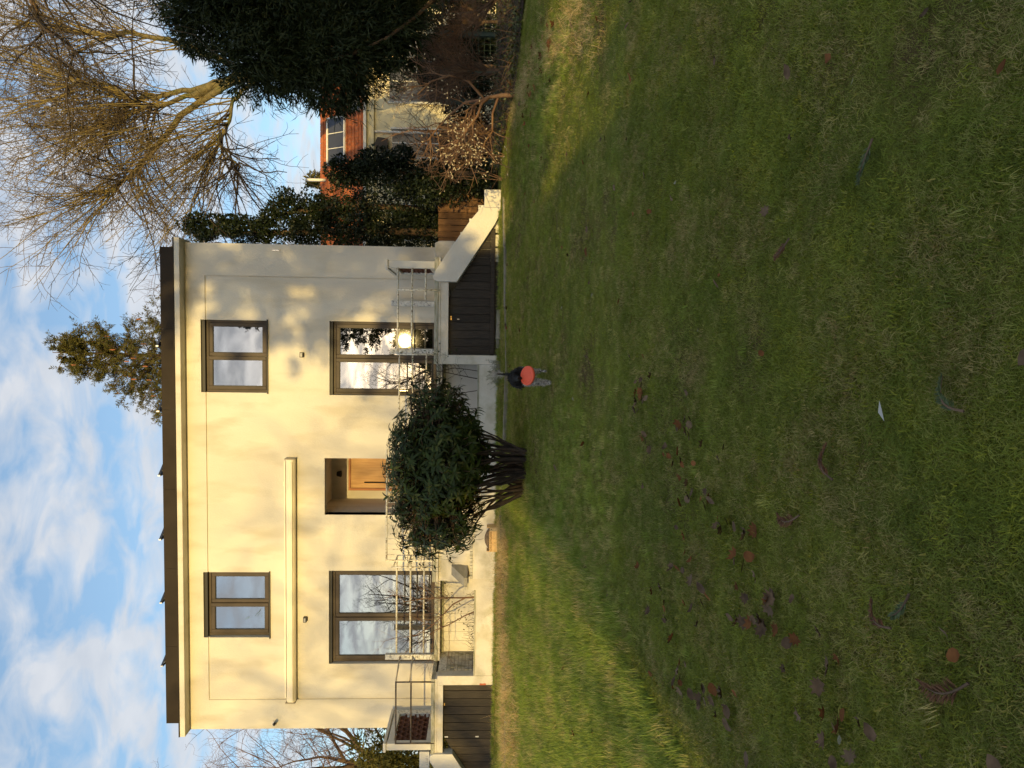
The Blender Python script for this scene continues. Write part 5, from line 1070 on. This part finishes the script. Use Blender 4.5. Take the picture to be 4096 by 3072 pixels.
# ---------------------------------------------------------------- the dog with its disc
def dog():
    gx, gy = -.40, 8.0; zf = gz(-.44, 7.92)
    root = thing('dog', 'black and speckled grey dog running to the viewer with orange disc', 'dog', (gx, gy+.2, zf))
    mb = MB()
    def cap(p, q, r0, r1, n=10):
        p, q = Vector(p), Vector(q); k = 7; pts = []; rs = []; d = (q-p); L_ = max(d.length, 1e-5); d = d/L_
        for i in range(5): a = (1-i/4)*math.pi/2*.96; pts.append(p-d*r0*math.sin(a)); rs.append(max(r0*math.cos(a), .0015))
        for i in range(1, k): u = i/k; pts.append(p+(q-p)*u); rs.append(r0+(r1-r0)*u)
        for i in range(5): a = (i/4)*math.pi/2*.96; pts.append(q+d*r1*math.sin(a)); rs.append(max(r1*math.cos(a), .0015))
        mb.tube(pts, rs, n)
    X = gx
    # trunk: deep chest, tucked belly, rump
    cap((X, 8.03, .955), (X+.005, 8.20, .95), .092, .100, 14); cap((X+.005, 8.20, .955), (X+.01, 8.46, .985), .100, .078, 14); cap((X+.01, 8.44, .985), (X+.012, 8.56, .99), .08, .07, 12)
    # neck and head, held low and forward
    cap((X, 8.05, .99), (X+.003, 7.92, 1.045), .066, .056, 12); cap((X+.004, 7.90, 1.062), (X+.004, 7.86, 1.062), .064, .058, 14)
    cap((X+.005, 7.84, 1.045), (X+.008, 7.765, 1.018), .040, .028, 12)      # muzzle
    cap((X+.006, 7.83, 1.018), (X+.008, 7.78, .993), .026, .018, 10)         # lower jaw, open on the disc
    cap((X-.028, 7.86, 1.088), (X+.034, 7.86, 1.088), .022, .022, 10)        # brow
    for s in (-1, 1):   # hanging ears
        cap((X+.004+s*.056, 7.895, 1.085), (X+.004+s*.088, 7.885, 1.035), .022, .026, 10); cap((X+.004+s*.088, 7.885, 1.035), (X+.004+s*.092, 7.88, .985), .026, .017, 10)
    # near foreleg planted, far foreleg reaching, hind legs behind
    cap((X-.055, 8.02, .93), (X-.052, 7.995, .81), .044, .028); cap((X-.052, 7.995, .81), (X-.047, 7.945, .70), .026, .020); cap((X-.047, 7.945, .70), (X-.044, 7.93, zf+.02), .020, .019); cap((X-.044, 7.93, zf+.018), (X-.043, 7.895, zf+.016), .021, .018)
    z2 = gz(-.33, 8.12)
    cap((X+.052, 8.06, .93), (X+.064, 8.09, .83), .038, .024); cap((X+.064, 8.09, .83), (X+.076, 8.16, .76), .021, .015); cap((X+.076, 8.16, .76), (X+.078, 8.13, z2+.04), .015, .014); cap((X+.078, 8.13, z2+.035), (X+.076, 8.10, z2+.024), .016, .014)
    z3 = gz(-.45, 8.6)
    for s, off in ((-1, 0), (1, .08)):
        cap((X+.01+s*.05, 8.50+off*.2, .96), (X+.012+s*.058, 8.43+off, .83), .058, .036); cap((X+.012+s*.058, 8.43+off, .83), (X+.012+s*.056, 8.56+off, .775), .032, .021); cap((X+.012+s*.056, 8.56+off, .775), (X+.012+s*.055, 8.53+off, z3+.025), .020, .017); cap((X+.012+s*.055, 8.53+off, z3+.02), (X+.012+s*.055, 8.49+off, z3+.018), .019, .016)
    cap((X+.012, 8.60, 1.02), (X+.012, 8.66, 1.12), .022, .017); cap((X+.012, 8.66, 1.12), (X+.012, 8.66, 1.24), .016, .010)
    m = bpy.data.materials.new('dog_coat'); m.use_nodes = True; N = m.node_tree.nodes; L = m.node_tree.links; p = N['Principled BSDF']; p.inputs['Roughness'].default_value = .7; p.inputs['Specular IOR Level'].default_value = .3
    geo = N.new('ShaderNodeNewGeometry'); sep = N.new('ShaderNodeSeparateXYZ'); L.new(geo.outputs['Position'], sep.inputs[0])
    nz = N.new('ShaderNodeTexNoise'); nz.inputs['Scale'].default_value = 55; nz.inputs['Detail'].default_value = 4; L.new(geo.outputs['Position'], nz.inputs[0])
    tick = N.new('ShaderNodeValToRGB'); tick.color_ramp.elements[0].position = .42; tick.color_ramp.elements[0].color = (.02, .02, .022, 1); tick.color_ramp.elements[1].position = .6; tick.color_ramp.elements[1].color = (.55, .54, .52, 1); L.new(nz.outputs[0], tick.inputs[0])
    # black head, ears, saddle and tail root; ticked grey chest and legs: markings of the coat
    zz = N.new('ShaderNodeMapRange'); zz.inputs[1].default_value = .955; zz.inputs[2].default_value = .985; L.new(sep.outputs[2], zz.inputs[0])
    mx = N.new('ShaderNodeMix'); mx.data_type = 'RGBA'; L.new(zz.outputs[0], mx.inputs[0]); L.new(tick.outputs[0], mx.inputs[6]); mx.inputs[7].default_value = (.010, .010, .011, 1); L.new(mx.outputs[2], p.inputs['Base Color'])
    body = mb.build('body', m, root)
    r = body.modifiers.new('union', 'REMESH'); r.mode = 'VOXEL'; r.voxel_size = .0062; r.use_smooth_shade = True; sm = body.modifiers.new('smooth', 'SMOOTH'); sm.factor = .6; sm.iterations = 5
    # coat: short tufts on head and ears, feathering on legs and tail
    mk = mat('dog_fur_black', (.010, .010, .011), (.022, .021, .022), rough=.7, scale=60); mg = mat('dog_fur_grey', (.30, .29, .27), (.48, .46, .43), rough=.85, scale=60)
    def fur(n, p0, p1, r0, mm, L_, fall, nm='fur'):
        u = RNG.uniform(0, 1, n); p0, p1 = np.array(p0), np.array(p1); q = rdir(n); c = p0+(p1-p0)*u[:, None]+q*r0*.9
        return leaf_quads(c, nrm(q*.6+np.array(fall)+RNG.normal(size=(n, 3))*.25), rdir(n), L_*RNG.uniform(.5, 1.2, n), .006)
    g = Geo(); g.add(fur(900, (X+.004, 7.91, 1.065), (X+.004, 7.86, 1.06), .064, mk, .03, (0, -.1, -.3)))
    for s in (-1, 1): g.add(fur(420, (X+.004+s*.06, 7.89, 1.08), (X+.004+s*.092, 7.885, .99), .026, mk, .04, (0, 0, -.9)))
    g.add(fur(500, (X, 8.05, 1.0), (X, 7.93, 1.04), .066, mk, .035, (0, .2, -.6))); g.add(fur(120, (X+.012, 8.6, 1.02), (X+.012, 8.66, 1.13), .02, mk, .03, (0, .2, .4))); g.build('fur', mk, root, kind='stuff')
    g = Geo(); g.add(fur(700, (X-.052, 8.0, .88), (X-.045, 7.94, .70), .026, mg, .035, (0, .3, -.8))); g.add(fur(260, (X+.06, 8.08, .88), (X+.076, 8.15, .77), .018, mg, .035, (0, .3, -.8))); g.add(fur(500, (X-.01, 7.98, .93), (X, 8.1, .87), .08, mg, .035, (0, -.1, -.8)))
    g.add(fur(170, (X-.044, 7.92, zf+.02), (X-.043, 7.89, zf+.02), .018, mg, .02, (0, -.3, -.5)))
    n = 260; u = RNG.uniform(.25, 1, n); c = np.array([X+.012, 8.66, 1.10])+np.array([0, 0, .16])*u[:, None]; dd = nrm(RNG.normal(size=(n, 3))*[.55, .3, .2]+[0, .25, .75]); g.add(leaf_quads(c, dd, rdir(n), .085*RNG.uniform(.5, 1.1, n), .004)); g.build('feathering', mg, root, kind='stuff')
    for s in (-1, 1): MB().lathe([(.0005, .007), (.005, .005), (.007, 0), (.005, -.005), (.0005, -.007)], (X+.005+s*.026, 7.806, 1.066), 10, (0, -1, 0)).build('eye', mat('dog_eye', (.03, .015, .008), rough=.08, spec=.8), root)
    MB().lathe([(.001, .012), (.010, .009), (.014, 0), (.010, -.008), (.001, -.01)], (X+.008, 7.742, 1.026), 12, (0, -1, .2)).build('nose', mat('dog_nose', (.006, .006, .007), rough=.25), root)
    # orange disc held by its upper rim
    md = mat('orange_disc', (.80, .115, .055), (.74, .10, .045), rough=.5, scale=12, bump=.05)
    ax = Vector((.12, -.60, .74)).normalized(); c = Vector((-.358, 7.735, .928)); R = .108
    d = MB().lathe([(.0005, .0), (.05, .001), (.084, .0015), (.088, .005), (.098, .006), (.106, .0), (R, -.010), (.1065, -.020), (.103, -.020), (.103, -.008), (.094, -.003), (.05, -.004), (.0005, -.005)], c, 48, ax).build('flying_disc', md)
    tag(d, 'orange flying disc held in the black dog mouth', 'flying disc')
    u = ax.orthogonal().normalized(); w = ax.cross(u)
    for a in (.7, 2.4, 4.4):
        q = c+(u*math.cos(a)+w*math.sin(a))*.06+ax*.0012; MB().tube([q-u*.008, q+u*.004, q+u*.010+w*.006], .0016, 5).build('tooth_mark', mat('disc_mark', (.45, .05, .03), rough=.7), d)
dog()
# broken slabs at the foot of the right-hand plank door
for i, (x, y, a, l) in enumerate(((.05, 13.78, .2, .34), (.42, 13.74, -.1, .42), (.2, 13.62, .35, .3))):
    z = gz(x, y); c, s_ = math.cos(a)*l/2, math.sin(a)*l/2
    o = MB().add([(x-c-.05*s_, y-s_+.06, z-.02), (x-c, y-s_-.06, z-.02), (x+c, y+s_-.07, z-.02), (x+c, y+s_+.06, z-.02), (x-c, y-s_+.05, z+.05+.02*i), (x-c+.02, y-s_-.05, z+.045), (x+c-.03, y+s_-.05, z+.05), (x+c, y+s_+.05, z+.065)], [(0, 1, 2, 3), (7, 6, 5, 4), (1, 0, 4, 5), (2, 1, 5, 6), (3, 2, 6, 7), (0, 3, 7, 4)]).build('broken_slab', M_stone, None, .01)
    tag(o, ('leftmost dark broken slab', 'longest dark broken slab', 'front dark broken slab')[i]+' lying before the shaded black plank door', 'slab', 'broken slabs before the plank door')
